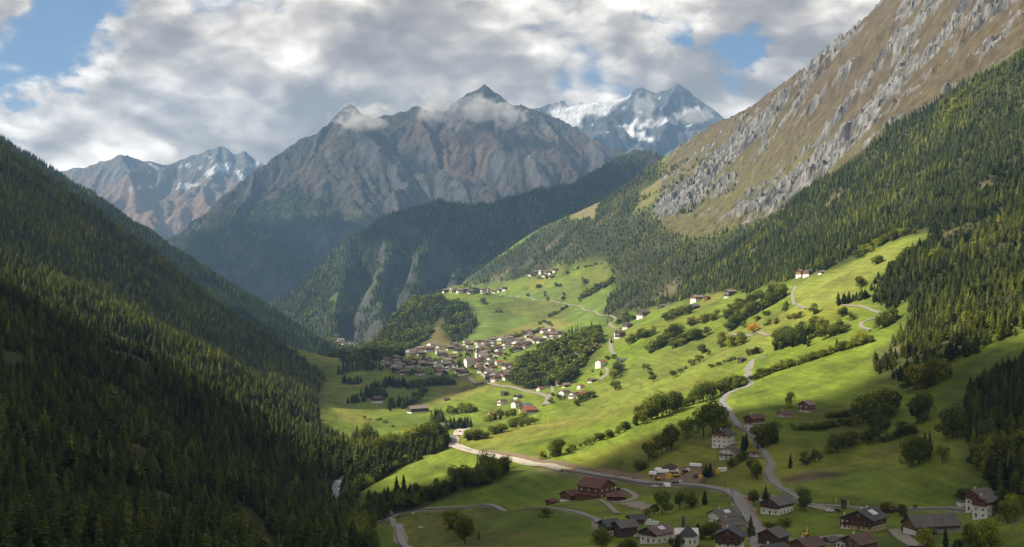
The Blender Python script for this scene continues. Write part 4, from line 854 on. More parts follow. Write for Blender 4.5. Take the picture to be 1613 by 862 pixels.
# the rest: woods as one mass each, every tree an instance on a point
def instancer(name, idx, label):
    used = sorted(set(K_[idx].tolist())); srcs = []; base = {}
    for k in used:
        base[k] = len(srcs)
        for v in MOD[KINDS[k]]: srcs.append(v[2])
    n_ = len(idx); me = bpy.data.meshes.new(name); me.vertices.add(n_)
    me.vertices.foreach_set('co', np.stack([X_[idx], Y_[idx], Z_[idx]], -1).astype(np.float32).ravel())
    nv = np.array([len(MOD[KINDS[k]]) for k in range(len(KINDS))]); bs = np.array([base.get(k, 0) for k in range(len(KINDS))])
    ii = bs[K_[idx]] + (np.arange(n_) * 7919 % 101) % nv[K_[idx]]
    at = me.attributes.new('which', 'INT', 'POINT'); at.data.foreach_set('value', ii.astype(np.int32))
    h = H_[idx]; h = h * 0.88; w = h * 1.22 * rngT.uniform(0.75, 1.35, n_) * np.clip(1.35 - h / 50, 0.8, 1.3)
    at = me.attributes.new('size', 'FLOAT_VECTOR', 'POINT'); at.data.foreach_set('vector', np.stack([w, w, h], -1).astype(np.float32).ravel())
    at = me.attributes.new('turn', 'FLOAT_VECTOR', 'POINT'); at.data.foreach_set('vector', np.stack([rngT.normal(0, .03, n_), rngT.normal(0, .03, n_), rngT.uniform(0, 6.28, n_)], -1).astype(np.float32).ravel())
    o = link(name, me); tag(o, label, kind='stuff')
    ng = bpy.data.node_groups.new(name + '_instances', 'GeometryNodeTree')
    ng.interface.new_socket('Geometry', in_out='INPUT', socket_type='NodeSocketGeometry'); ng.interface.new_socket('Geometry', in_out='OUTPUT', socket_type='NodeSocketGeometry')
    gi = ng.nodes.new('NodeGroupInput'); go = ng.nodes.new('NodeGroupOutput'); ip = ng.nodes.new('GeometryNodeInstanceOnPoints'); jn = ng.nodes.new('GeometryNodeJoinGeometry')
    for s_ in reversed(srcs):
        if s_.name not in SRC: SRC[s_.name] = bpy.data.objects.new('source_' + s_.name, s_)
        oi = ng.nodes.new('GeometryNodeObjectInfo'); oi.inputs['Object'].default_value = SRC[s_.name]; oi.inputs['As Instance'].default_value = False
        gt = ng.nodes.new('GeometryNodeGeometryToInstance'); ng.links.new(oi.outputs['Geometry'], gt.inputs[0]); ng.links.new(gt.outputs[0], jn.inputs[0])
    def nat(nm, dt):
        a = ng.nodes.new('GeometryNodeInputNamedAttribute'); a.data_type = dt; a.inputs[0].default_value = nm; return [s_ for s_ in a.outputs if s_.enabled][0]
    ng.links.new(gi.outputs[0], ip.inputs['Points']); ng.links.new(jn.outputs[0], ip.inputs['Instance']); ip.inputs['Pick Instance'].default_value = True
    ng.links.new(nat('which', 'INT'), ip.inputs['Instance Index']); ng.links.new(nat('turn', 'FLOAT_VECTOR'), ip.inputs['Rotation']); ng.links.new(nat('size', 'FLOAT_VECTOR'), ip.inputs['Scale'])
    ng.links.new(ip.outputs[0], go.inputs[0]); md = o.modifiers.new('trees', 'NODES'); md.node_group = ng
    return o
SRC = {}
rest = ~solo
for z_, nm, lb in ((0, 'forest', 'dense spruce and larch forest on the left mountainside'), (1, 'forest', 'belt of mixed trees between the lower meadows'), (2, 'forest', 'mixed wood on the knoll beside the village'), (3, 'forest', 'wooded bluff and copse beside the terrace meadow'), (4, 'forest', 'spruce forest covering the right mountainside'),
                   (5, 'forest', 'hazy forest on the ridge behind the left slope'), (6, 'forest', 'blue hazy forest on the bluff in mid valley'), (7, 'forest', 'far forest on the foot of the main massif'), (8, 'shrubbery', 'smaller far trees and bushes among meadows and village')):
    ix = np.nonzero(rest & (ZN_ == z_))[0]
    if len(ix): instancer(nm, ix, lb)

# ------------------------------------------------------------------ unseen cumulus put in overhead, outside the picture, to shade the ground, and the hazy air
def cloud_material():
    m, n = new_mat('shade_cloud_white'); out = n.new('ShaderNodeOutputMaterial'); d = n.new('ShaderNodeBsdfDiffuse'); t = n.new('ShaderNodeBsdfTranslucent'); mx = n.new('ShaderNodeMixShader')
    d.inputs[0].default_value = (0.9, 0.9, 0.92, 1); t.inputs[0].default_value = (0.5, 0.5, 0.52, 1); mx.inputs[0].default_value = 0.25
    n.l.new(d.outputs[0], mx.inputs[1]); n.l.new(t.outputs[0], mx.inputs[2]); n.l.new(mx.outputs[0], out.inputs[0]); return m
M_CLOUD = cloud_material()
def cloud(shadow_xy, zg, rx, ry, zc, thick, seed, gapk=0.55, wl=420):
    """an unseen cumulus put in so that its shade falls around shadow_xy on the ground"""
    k = (zc - zg) / sdir.z; cx, cy = shadow_xy[0] + sdir.x * k, shadow_xy[1] + sdir.y * k
    N = 90; u = np.linspace(-1.35, 1.35, N); U, V = np.meshgrid(u, u); x = U * rx; y = V * ry
    den = 1 - (U * U + V * V) + fbm(x + seed * 77, y, wl, 5, 0.55, seed) * gapk
    s = np.sqrt(np.clip(den, 0, 1.5)); bump = 1 + 0.5 * fbm(x, y, wl * 0.4, 4, 0.6, seed + 3)
    keep = den > 0; Vt, Fc = [], []; id_t = -np.ones(den.shape, int); id_b = -np.ones(den.shape, int)
    cell = keep[:-1, :-1] | keep[1:, :-1] | keep[:-1, 1:] | keep[1:, 1:]
    need = np.zeros_like(keep); 
    for a in (0, 1):
        for b in (0, 1): need[a:N - 1 + a, b:N - 1 + b] |= cell
    for j, i in zip(*np.nonzero(need)):
        if keep[j, i]:
            id_t[j, i] = len(Vt); Vt.append((x[j, i], y[j, i], thick * s[j, i] * bump[j, i])); id_b[j, i] = len(Vt); Vt.append((x[j, i], y[j, i], -0.2 * thick * s[j, i]))
        else: id_t[j, i] = id_b[j, i] = len(Vt); Vt.append((x[j, i], y[j, i], 0.0))
    for j, i in zip(*np.nonzero(cell)):
        Fc.append((id_t[j, i], id_t[j, i + 1], id_t[j + 1, i + 1], id_t[j + 1, i])); Fc.append((id_b[j + 1, i], id_b[j + 1, i + 1], id_b[j, i + 1], id_b[j, i]))
    me = poly_mesh('cloud', Vt, Fc, [M_CLOUD], smooth=True); o = link('cloud', me); o.location = (cx, cy, zc); return o
SHADE_CLOUDS = [((-560, 900), -60, 360, 360, 2250, 180, 21, 0.45, 300), ((120, 420), -110, 950, 600, 2250, 260, 3), ((-1010, 2180), 130, 640, 540, 2250, 200, 4, 0.4, 420), ((150, 5350), 100, 820, 520, 2300, 240, 5), ((-1500, 6500), 100, 800, 480, 2600, 240, 9, 0.9, 500)]  # first and third made up: they darken the left slope around its sunlit band
for a in SHADE_CLOUDS: tag(cloud(*a), kind='structure')

def haze_box(x0, x1, y0, y1, z0, z1, dens):
    bm = bmesh.new(); bmesh.ops.create_cube(bm, size=1.0)
    for v in bm.verts: v.co = ((x0 + x1) / 2 + v.co.x * (x1 - x0), (y0 + y1) / 2 + v.co.y * (y1 - y0), (z0 + z1) / 2 + v.co.z * (z1 - z0))
    me = bpy.data.meshes.new('haze'); bm.to_mesh(me); bm.free()
    m, n = new_mat('haze_air'); out = n.new('ShaderNodeOutputMaterial'); v = n.new('ShaderNodeVolumePrincipled'); n.l.new(v.outputs[0], out.inputs['Volume'])
    v.inputs['Color'].default_value = (0.33, 0.60, 1.0, 1); v.inputs['Density'].default_value = dens; v.inputs['Anisotropy'].default_value = 0.25
    tag(link('haze', me, mat=m), 'thin blue haze filling the valley air', kind='stuff')
haze_box(-7000, 7000, -1500, 13500, -420, 1960, 4.7e-5)

# wisps of cloud clinging to the summits
def mist(px, py, D, wpx, hpx, depth, seed, dens):
    x, y, z = unproj(px, py, D); k = D / F
    bm = bmesh.new(); bmesh.ops.create_icosphere(bm, subdivisions=3, radius=1.0); me = bpy.data.meshes.new('mist'); bm.to_mesh(me); bm.free()
    m, n = new_mat('mist_air'); out = n.new('ShaderNodeOutputMaterial'); v = n.new('ShaderNodeVolumePrincipled'); n.l.new(v.outputs[0], out.inputs['Volume'])
    tc = n.new('ShaderNodeTexCoord'); p = tc.outputs['Object']; r = n.vmath('LENGTH', p)
    nz = n.noise(n.vmath('ADD', n.vmath('MULTIPLY', p, (1.6, 1.0, 1.2)), (seed * 3.7, 0, 0)), 1.5, 5, 0.62)
    dd = n.maprange(n.math('SUBTRACT', nz, n.math('MULTIPLY', r, 0.42)), 0.16, 0.40)
    n.put(v.inputs['Density'], n.math('MULTIPLY', dd, dens)); v.inputs['Color'].default_value = (0.97, 0.97, 0.97, 1); v.inputs['Anisotropy'].default_value = 0.1
    o = link('mist', me, mat=m); o.location = (x, y, z); o.scale = (wpx * k / 2, depth, hpx * k / 2); tag(o, 'thin white wisp of cloud clinging to a summit', kind='stuff')
for a in ((568,188,7620,110,62,130,1,0.010),(690,168,7850,100,80,130,2,0.008),(755,172,7900,130,60,130,3,0.008),(800,184,7950,80,44,120,4,0.010),(1016,170,10600,60,70,140,5,0.006),(1095,182,10600,90,40,140,6,0.007),(590,176,8150,90,40,120,7,0.008)): mist(*a)

# ------------------------------------------------------------------ roads, lanes, river, yards
def ribbon(name, path, width, mat, lift=0.25, step=5.0, thick=0.5, kind='structure', bumps=0.0, world=False, level=True, wob=0.0):
    pts = np.array([p if world else GF.hit(*p)[:2] for p in path], float)
    # smooth curve through the points
    P_ = np.vstack([2 * pts[0] - pts[1], pts, 2 * pts[-1] - pts[-2]]); out = []
    for i in range(1, len(P_) - 2):
        a, b, c, d = P_[i - 1], P_[i], P_[i + 1], P_[i + 2]; n_ = max(2, int(np.hypot(*(c - b)) / step))
        for t in np.linspace(0, 1, n_, endpoint=False):
            out.append(0.5 * ((2 * b) + (-a + c) * t + (2 * a - 5 * b + 4 * c - d) * t * t + (-a + 3 * b - 3 * c + d) * t ** 3))
    out.append(pts[-1]); q = np.array(out); tg = np.gradient(q, axis=0); tg /= np.hypot(*tg.T)[:, None] + 1e-9; nr = np.stack([-tg[:, 1], tg[:, 0]], 1)
    w = np.broadcast_to(width, len(q)) * (1 + wob * fbm(q[:, 0], q[:, 1], 25, 3, 0.6, 5)) / 2
    offs = [-1.0, -0.5, 0, 0.5, 1.0]; V, Fc = [], []; zc = GF.at(q[:, 0], q[:, 1])
    zz = np.max([GF.at(q[:, 0] + nr[:, 0] * w * o, q[:, 1] + nr[:, 1] * w * o) for o in offs], 0) if level else None
    for i in range(len(q)):
        for o in offs:
            x, y = q[i] + nr[i] * w[i] * o; z = (0.5 * zz[i] + 0.5 * zc[i] + 0.3 if level else GF.at(x, y)) + lift; V.append((x, y, max(z, float(GF.at(x, y)) + 0.08)))
        x, y = q[i] - nr[i] * w[i]; V.append((x, y, V[-5][2] - thick - 1.0)); x, y = q[i] + nr[i] * w[i]; V.append((x, y, V[-2][2] - thick - 1.0))
    for i in range(len(q) - 1):
        a, b = i * 7, (i + 1) * 7
        for k in range(4): Fc.append((a + k, a + k + 1, b + k + 1, b + k))
        Fc.append((a + 5, a, b, b + 5)); Fc.append((a + 4, a + 6, b + 6, b + 4))
    me = poly_mesh(name, V, Fc, [mat], smooth=False); o = link(name, me); tag(o, kind=kind); return o
M_ASPH = plain('asphalt', (0.19, 0.183, 0.178), 0.9, 0.2, 0.25, 0.4); M_GRAVEL = plain('pale_gravel', (0.22, 0.20, 0.17), 0.95, 0.1, 0.25, 0.5)
M_WORKS = plain('road_works_gravel', (0.36, 0.325, 0.275), 0.95, 0.1, 0.35, 0.25); M_EARTH = plain('bare_earth', (0.155, 0.118, 0.08), 0.95, 0.05, 0.4, 0.3); M_SAND = plain('arena_sand', (0.22, 0.20, 0.175), 0.95, 0.05, 0.2, 0.4)
MAIN = [(737,675),(722,683),(714,693),(719,703),(739,710),(766,716),(798,722),(837,731),(894,741),(939,748),(968,753),(1005,759),(1046,762),(1080,764),(1113,767),(1146,774),(1158,780),(1168,793),(1178,808),(1188,823),(1194,836),(1196,850),(1196,866)]
ribbon('road', MAIN[8:], 8.5, M_ASPH, 0.32); ribbon('road', MAIN[:9], 12.0, M_WORKS, 0.3, wob=0.15); ribbon('road', MAIN[:5], 6.0, M_ASPH, 0.55)
ribbon('road', [(740,595),(776,605),(800,609),(829,616),(855,622),(865,628),(859,639)], 8.5, M_GRAVEL, 0.4)
LANES = [([(1160,779),(1172,783),(1200,790),(1240,793),(1278,795),(1322,798),(1380,803),(1448,802),(1500,802),(1540,805)], 4.2, M_ASPH), ([(1262,788),(1250,780),(1233,771),(1219,761),(1211,745),(1214,730),(1199,706),(1180,682),(1166,673),(1152,656),(1141,641),(1138,632),(1145,622),(1165,613),(1182,607),(1178,594),(1180,578),(1187,568),(1208,560)], 4.6, M_ASPH),
 ([(1150,526),(1160,528),(1182,530),(1205,528),(1224,524)], 4.5, M_GRAVEL), ([(1253,452),(1248,467),(1256,480),(1270,487)], 3.8, M_GRAVEL), ([(1328,481),(1354,483),(1380,491),(1387,494)], 4.0, M_GRAVEL), ([(1372,521),(1356,514),(1360,507),(1384,500)], 4.2, M_GRAVEL),
 ([(944,836),(942,821),(922,812),(896,805),(858,800),(783,800),(732,800),(690,802),(655,805),(626,811),(613,818),(620,826),(629,837),(645,866)], 4.2, M_ASPH), ([(613,818),(603,820),(590,823)], 3.0, M_ASPH),
 ([(972,810),(959,797),(946,788)], 3.5, M_GRAVEL), ([(955,791),(975,792),(995,788),(1001,783),(993,776),(980,771)], 4.5, M_GRAVEL), ([(787,467),(809,468),(849,473),(890,479),(918,486),(936,491),(946,497),(968,501),(968,506),(960,511),(977,518)], 5.5, M_GRAVEL),
 ([(963,535),(962,550),(968,559)], 6.0, M_GRAVEL), ([(955,580),(957,589),(944,599)], 5.0, M_GRAVEL), ([(638,589),(658,592),(689,594),(715,595),(740,595)], 6.0, M_GRAVEL), ([(856,511),(866,514),(874,518)], 4, M_GRAVEL), ([(1163,672),(1176,676),(1184,680)], 6, M_GRAVEL), ([(1212,722),(1200,720),(1190,721)], 3.5, M_GRAVEL),
 ([(693,667),(706,672),(716,674)], 5, M_GRAVEL), ([(1280,797),(1300,803),(1322,806)], 9, M_GRAVEL), ([(868,606),(870,618),(864,626)], 5, M_GRAVEL), ([(1178,828),(1206,842),(1240,852),(1290,850),(1330,845)], 5, M_ASPH), ([(1410,836),(1425,850),(1445,862)], 8, M_GRAVEL)]
M_VERGE = plain('worn_verge', (0.20, 0.18, 0.135), 0.95, 0.05, 0.5, 0.5)
for p_, w_, m_ in LANES[:2] + LANES[6:7]: ribbon('verge', p_, w_ + 2.6, M_VERGE, 0.10, level=False, wob=0.5)
ribbon('verge', MAIN[8:], 11.0, M_VERGE, 0.10, level=False, wob=0.4)
for p_, w_, m_ in LANES: ribbon('lane', p_, w_, m_, 0.28)
# cut bank above the road works, and spoil heaps
ribbon('embankment', [(765,711),(800,716),(840,724),(900,734),(945,741),(975,746),(1010,752)], 7.0, M_EARTH, 0.35, level=False, wob=0.6); ribbon('embankment', [(930,752),(960,757),(1000,763),(1040,768),(1075,770)], 3.5, M_EARTH, 0.3, level=False, wob=0.6)

m_water, n = new_mat('mountain_stream'); out = n.new('ShaderNodeOutputMaterial'); bs = n.new('ShaderNodeBsdfPrincipled'); n.l.new(bs.outputs[0], out.inputs[0])
geo = n.new('ShaderNodeNewGeometry'); fo = n.noise(geo.outputs['Position'], 0.7, 6, 0.7)
n.put(bs.inputs['Base Color'], n.ramp(fo, [(0.46, (0.05, 0.075, 0.085)), (0.62, (0.42, 0.46, 0.50))])); bs.inputs['Roughness'].default_value = 0.25
bp = n.new('ShaderNodeBump'); bp.inputs['Distance'].default_value = 0.6; n.put(bp.inputs['Height'], fo); n.l.new(bp.outputs[0], bs.inputs['Normal'])
ribbon('river', [(548,862),(546,835),(541,805),(533,785),(529,772),(533,760),(545,742),(552,720)], 7.0, m_water, 0.7, wob=0.25)

def patch(name, poly, mat, lift=0.3, cell=3.0, kind='structure'):
    w = np.array([GF.hit(*p)[:2] for p in poly]); x0, y0 = w.min(0); x1, y1 = w.max(0)
    xs = np.arange(x0, x1 + cell, cell); ys = np.arange(y0, y1 + cell, cell); X, Y = np.meshgrid(xs, ys); ins = in_poly(X, Y, [tuple(p) for p in w])
    V, Fc, idx = [], [], {}
    def vid(j, i):
        if (j, i) not in idx: idx[(j, i)] = len(V); V.append((X[j, i], Y[j, i], float(GF.at(X[j, i], Y[j, i])) + lift))
        return idx[(j, i)]
    for j in range(len(ys) - 1):
        for i in range(len(xs) - 1):
            if ins[j, i] and ins[j + 1, i] and ins[j, i + 1] and ins[j + 1, i + 1]: Fc.append((vid(j, i), vid(j, i + 1), vid(j + 1, i + 1), vid(j + 1, i)))
    return tag(link(name, poly_mesh(name, V, Fc, [mat])), kind=kind)
patch('riding_arena', [(972,795),(990,790),(1010,790),(1030,796),(1028,806),(1005,804)], M_SAND)
patch('yard_ground', [(1024,752),(1040,742),(1060,737),(1092,733),(1112,738),(1120,750),(1100,764),(1060,762)], M_EARTH)

# ------------------------------------------------------------------ houses
def box_vf(V, Fc, x0, x1, y0, y1, z0, z1):
    b = len(V); V += [(x0, y0, z0), (x1, y0, z0), (x1, y1, z0), (x0, y1, z0), (x0, y0, z1), (x1, y0, z1), (x1, y1, z1), (x0, y1, z1)]
    Fc += [(b, b + 3, b + 2, b + 1), (b + 4, b + 5, b + 6, b + 7), (b, b + 1, b + 5, b + 4), (b + 1, b + 2, b + 6, b + 5), (b + 2, b + 3, b + 7, b + 6), (b + 3, b, b + 4, b + 7)]
def box_mesh(name, boxes, mat):
    V, Fc = [], []
    for b in boxes: box_vf(V, Fc, *b)
    return poly_mesh(name, V, Fc, [mat])
def timber_mat(name, c):
    m, n = new_mat(name); out = n.new('ShaderNodeOutputMaterial'); bs = n.new('ShaderNodeBsdfPrincipled'); n.l.new(bs.outputs[0], out.inputs[0])
    tc = n.new('ShaderNodeTexCoord'); mp = n.new('ShaderNodeMapping'); n.put(mp.inputs[0], tc.outputs['Object']); mp.inputs['Scale'].default_value = (1.2, 1.2, 5.0)
    a = n.noise(mp.outputs[0], 1.2, 4, 0.6); n.put(bs.inputs['Base Color'], n.mix(1.0, (*c, 1), n.ramp(a, [(0.3, (0.6, 0.6, 0.6)), (0.7, (1.35, 1.3, 1.25))]), 'MULTIPLY')); bs.inputs['Roughness'].default_value = 0.85; return m
def roof_mat(name, c, spec=0.25):
    c = tuple(v * 0.8 for v in c)
    m, n = new_mat(name); out = n.new('ShaderNodeOutputMaterial'); bs = n.new('ShaderNodeBsdfPrincipled'); n.l.new(bs.outputs[0], out.inputs[0])
    tc = n.new('ShaderNodeTexCoord'); mp = n.new('ShaderNodeMapping'); n.put(mp.inputs[0], tc.outputs['Object']); mp.inputs['Scale'].default_value = (3.0, 0.5, 0.5)
    a = n.noise(mp.outputs[0], 0.9, 5, 0.65); b = n.noise(tc.outputs['Object'], 0.25, 3, 0.6)
    c2 = n.mix(1.0, (*c, 1), n.ramp(a, [(0.3, (0.72, 0.72, 0.72)), (0.7, (1.25, 1.25, 1.25))]), 'MULTIPLY'); n.put(bs.inputs['Base Color'], n.mix(1.0, c2, n.ramp(b, [(0.3, (0.8, 0.8, 0.82)), (0.7, (1.2, 1.18, 1.15))]), 'MULTIPLY'))
    bs.inputs['Roughness'].default_value = 0.75; bs.inputs['Specular IOR Level'].default_value = spec; return m
HM = dict(white=plain('white_render', (0.66, 0.65, 0.62), 0.9, 0.1, 0.10, 0.4), cream=plain('cream_render', (0.46, 0.38, 0.20), 0.9, 0.1, 0.1, 0.4), pink=plain('pink_render', (0.48, 0.34, 0.27), 0.9, 0.1, 0.1, 0.4),
          dark=timber_mat('dark_timber', (0.060, 0.042, 0.032)), brown=timber_mat('brown_timber', (0.135, 0.070, 0.040)), red=timber_mat('reddish_timber', (0.125, 0.060, 0.036)), honey=timber_mat('honey_timber', (0.28, 0.15, 0.07)))
RM = dict(grey=roof_mat('grey_roof', (0.120, 0.115, 0.115)), slate=roof_mat('slate_roof', (0.070, 0.075, 0.090)), brown=roof_mat('brown_roof', (0.115, 0.075, 0.062)), red=roof_mat('red_roof', (0.26, 0.095, 0.055)), wine=roof_mat('wine_red_roof', (0.125, 0.052, 0.042)), tan=roof_mat('weathered_roof', (0.215, 0.180, 0.150)), mauve=roof_mat('mauve_roof', (0.150, 0.105, 0.105)))
M_GLASS = plain('window_glass', (0.025, 0.030, 0.038), 0.15, 0.5); M_FRAME = plain('window_frame', (0.55, 0.53, 0.48), 0.7, 0.2); M_PANEL = plain('solar_panel', (0.42, 0.47, 0.56), 0.2, 0.6); M_CHIM = plain('chimney_render', (0.50, 0.49, 0.47), 0.9, 0.1, 0.2, 1.0); M_FLOWER = plain('balcony_flowers', (0.17, 0.035, 0.035), 0.9, 0.1, 0.6, 2.0); M_GREYW = plain('grey_fence_wood', (0.22, 0.19, 0.16), 0.9, 0.1, 0.3, 2.0)
WIN_F = box_mesh('window', [(-0.55, 0.55, -0.06, 0.06, -0.70, 0.70)], M_FRAME); WIN_P = box_mesh('pane', [(-0.44, 0.44, -0.085, 0.0, -0.58, 0.58)], M_GLASS)
DOOR = box_mesh('door', [(-0.55, 0.55, -0.08, 0.08, 0.0, 2.1)], HM['brown'])
def roof_mesh(L, W, H, rise, mat, ov=1.0, og=1.0, th=0.28):
    V, Fc = [], []; s = rise / (W / 2); x0, x1 = -L / 2 - og, L / 2 + og; ye = W / 2 + ov; ze = H - ov * s; zr = H + rise
    prof = [(-ye, ze), (0, zr), (ye, ze), (ye, ze + th), (0, zr + th), (-ye, ze + th)]
    for x in (x0, x1): V += [(x, y, z) for y, z in prof]
    Fc += [(0, 5, 4, 1), (1, 4, 3, 2), (7, 10, 11, 6), (8, 9, 10, 7)]
    for i in range(6): j = (i + 1) % 6; Fc.append((i, j, j + 6, i + 6))
    return poly_mesh('roof', V, Fc, [mat])
def gable_mesh(name, L, W, z0, H, rise, mat):
    V, Fc = [], []
    for x in (-L / 2, L / 2): V += [(x, -W / 2, z0), (x, W / 2, z0), (x, W / 2, H), (x, 0, H + rise), (x, -W / 2, H)]
    Fc += [(0, 4, 3, 2, 1), (5, 6, 7, 8, 9)] + [(0, 5, 9, 4), (1, 2, 7, 6), (0, 1, 6, 5), (2, 3, 8, 7), (4, 9, 8, 3)]
    return poly_mesh(name, V, Fc, [mat])

def house(px, py, gpx, spx, hpx, label, roof='grey', low='white', up='dark', split=0.5, yaw=45, flip=False, win=2, balc=0, cat='house', name='chalet', pitch=0.48, chim=1, solar=0, ov=1.35, group=None, door=True, bflower=False, leanto=None):
    """near bottom corner at (px, py) of the photograph; gable and long side as wide there as given"""
    x, y, z = GF.hit(px, py); k = y / F; th = R(yaw); W = max(gpx * k / math.sin(th), 4.0); L = max(spx * k / math.cos(th), 4.5); H = max(hpx * k, 2.2); rise = pitch * W / 2
    a = -th if flip else th; ca, sa = math.cos(a), math.sin(a); lx, ly = (L / 2 if flip else -L / 2), -W / 2
    e = empty(name, (x - (lx * ca - ly * sa), y - (lx * sa + ly * ca), z - 0.1), a); tag(e, label, cat, group)
    HS = H * split
    if split > 0.02: link('wall', box_mesh('wall', [(-L / 2, L / 2, -W / 2, W / 2, -4.0, HS)], HM[low]), e)
    link('timber_storey' if up in ('dark', 'brown', 'red', 'honey') else 'upper_wall', gable_mesh('upper', L + 0.16, W + 0.16, HS if split > 0.02 else -3.0, H, rise, HM[up]), e)
    rf = link('roof', roof_mesh(L, W, H, rise + 0.12, RM[roof], ov, ov), e)
    for c in range(chim):
        cx = (-0.18 + 0.4 * c) * L; link('chimney', box_mesh('chimney', [(cx - 0.4, cx + 0.4, 0.6, 1.4, H + rise * 0.5, H + rise + 1.1), (cx - 0.5, cx + 0.5, 0.5, 1.5, H + rise + 1.1, H + rise + 1.25)], M_CHIM), rf)
    if solar:
        V = []; s = rise / (W / 2)
        for (xx, yy) in ((-0.1 * L, -0.36 * W), (0.22 * L, -0.36 * W), (0.22 * L, -0.12 * W), (-0.1 * L, -0.12 * W)): V.append((xx, yy, H + rise + 0.12 - abs(yy) * s + 0.42))
        V += [(a_, b_, c_ - 0.1) for a_, b_, c_ in V[:4]]
        link('solar_panel', poly_mesh('solar_panel', V, [(0, 1, 2, 3), (7, 6, 5, 4), (0, 4, 5, 1), (1, 5, 6, 2), (2, 6, 7, 3), (3, 7, 4, 0)], [M_PANEL]), rf)
    gs = 1 if flip else -1
    def window(xx, yy, zz, rz):
        w = link('window', WIN_F, e); w.location = (xx, yy, zz); w.rotation_euler = (0, 0, rz)
        if win > 1: p = link('pane', WIN_P, w)
    if win:
        rows = max(1, int(H / 2.7)); ng = max(2, int(W / 3.2)); ns = max(2, int(L / 3.4))
        if win == 1: rows = min(rows, 2); ng = min(ng, 3); ns = min(ns, 3)
        for r_ in range(rows):
            zz = 1.5 + r_ * (H - 0.4) / rows
            for i in range(ng):
                if door and r_ == 0 and i == ng // 2 and win > 1: continue
                window(gs * (L / 2 + 0.10), -W / 2 + W * (i + 0.5) / ng, zz, R(90) * gs)
            for i in range(ns): window(-L / 2 + L * (i + 0.5) / ns, -W / 2 - 0.10, zz, 0)
        if win > 1 and rise > 1.8: window(gs * (L / 2 + 0.12), 0, H + rise * 0.35, R(90) * gs)
        if door and win > 1:
            d = link('door', DOOR, e); d.location = (gs * (L / 2 + 0.06), -W / 2 + W * (ng // 2 + 0.5) / ng, 0); d.rotation_euler = (0, 0, R(90))
    for b_ in range(balc):
        zb = HS + 0.1 + b_ * 2.7; g0, g1 = (L / 2, L / 2 + 1.2) if flip else (-L / 2 - 1.2, -L / 2)
        bo = [(g0, g1, -W / 2, W / 2, zb - 0.18, zb)]; rx = (g1 - 0.08, g1) if flip else (g0, g0 + 0.08)
        bo += [(rx[0], rx[1], -W / 2, W / 2, zb + 0.78, zb + 0.98), (rx[0], rx[1], -W / 2, W / 2, zb + 0.12, zb + 0.66), (g0, g1, -W / 2, -W / 2 + 0.08, zb + 0.12, zb + 0.95), (g0, g1, W / 2 - 0.08, W / 2, zb + 0.12, zb + 0.95)]
        bk = link('balcony', box_mesh('balcony', bo, HM['dark' if up in ('dark',) else 'brown']), e)
        if bflower: link('flower_box', box_mesh('flower_box', [(rx[0] - 0.25, rx[1] + 0.2, -W / 2 + 0.3, W / 2 - 0.3, zb + 0.98, zb + 1.16)], M_FLOWER), bk)
    if leanto:
        dep, zt, zb2 = leanto; y0 = -W / 2 - 0.1
        V = [(-L / 2 - .6, y0, zt), (L / 2 + .6, y0, zt), (L / 2 + .6, y0 - dep, zb2), (-L / 2 - .6, y0 - dep, zb2)]; V += [(a_, b_, c_ - 0.25) for a_, b_, c_ in V]
        link('lean_to_roof', poly_mesh('lean_to_roof', V, [(0, 3, 2, 1), (4, 5, 6, 7), (3, 7, 6, 2), (0, 4, 7, 3), (1, 2, 6, 5), (0, 1, 5, 4)], [RM[roof]]), e)
        link('lean_to_wall', box_mesh('lean_to_wall', [(-L / 2, L / 2, y0 - dep + 0.9, y0, -3, zb2 - 0.15)], HM[up]), e)
    return e, L, W, H, rise

h1 = house(1227, 812, 24, 29, 17, 'white chalet with dark timber gable and flower balcony right of the road junction', 'grey', 'white', 'dark', 0.62, 45, balc=1, bflower=True, win=2)
house(1166, 874, 36, 12, 30, 'tall white house with dark balconies at the bottom edge beside the orange barrier', 'slate', 'white', 'dark', 0.55, 68, balc=2, bflower=True)
house(1226, 861, 27, 21, 16, 'plain dark timber barn with grey gable roof below the orange barrier', 'grey', 'white', 'dark', 0.0, 48, win=0, chim=0, cat='barn', name='barn')
house(1145, 840, 12, 29, 13, 'low house with pinkish wall and long grey roof beside the road', 'grey', 'pink', 'pink', 0.5, 25, win=2)
house(1134, 826, 13, 31, 13, 'white house with grey roof and pale roof panel left of the road', 'grey', 'white', 'white', 0.5, 25, win=2, solar=1)
house(1216, 888, 20, 34, 17, 'dark roofed house low at the bottom edge below the timber barn', 'slate', 'white', 'dark', 0.4, 35, win=1)
house(1308, 858, 7, 12, 6, 'low grey outbuilding between the two brown roofed houses', 'grey', 'white', 'brown', 0.3, 30, win=0, chim=0, cat='shed', name='shed')
house(1272, 874, 21, 32, 13, 'timber house with dark brown roof cut by the bottom edge', 'brown', 'white', 'brown', 0.2, 35, win=1)
house(1354, 876, 22, 34, 20, 'chalet with brown roof and timber front at the bottom edge right of the timber house', 'brown', 'white', 'brown', 0.35, 35, balc=1)
house(1331, 874, 11, 8, 20, 'narrow white annex with three small windows beside the brown roofed chalet', 'brown', 'white', 'white', 0.5, 50, chim=0)
house(1374, 838, 35, 33, 19, 'large dark timber chalet with cream ground floor and white roof panel', 'slate', 'cream', 'dark', 0.42, 47, balc=2, bflower=True, solar=1, chim=2)
house(1338, 834, 12, 10, 17, 'small reddish timber house with slate roof beside the large dark chalet', 'slate', 'white', 'red', 0.15, 50, win=1)
house(1443, 844, 9, 75, 16, 'long grey roofed barn with lower lean-to roof among the trees', 'grey', 'white', 'brown', 0.45, 14, win=1, chim=0, cat='barn', name='barn', leanto=(4.5, 3.4, 1.8), pitch=0.7)
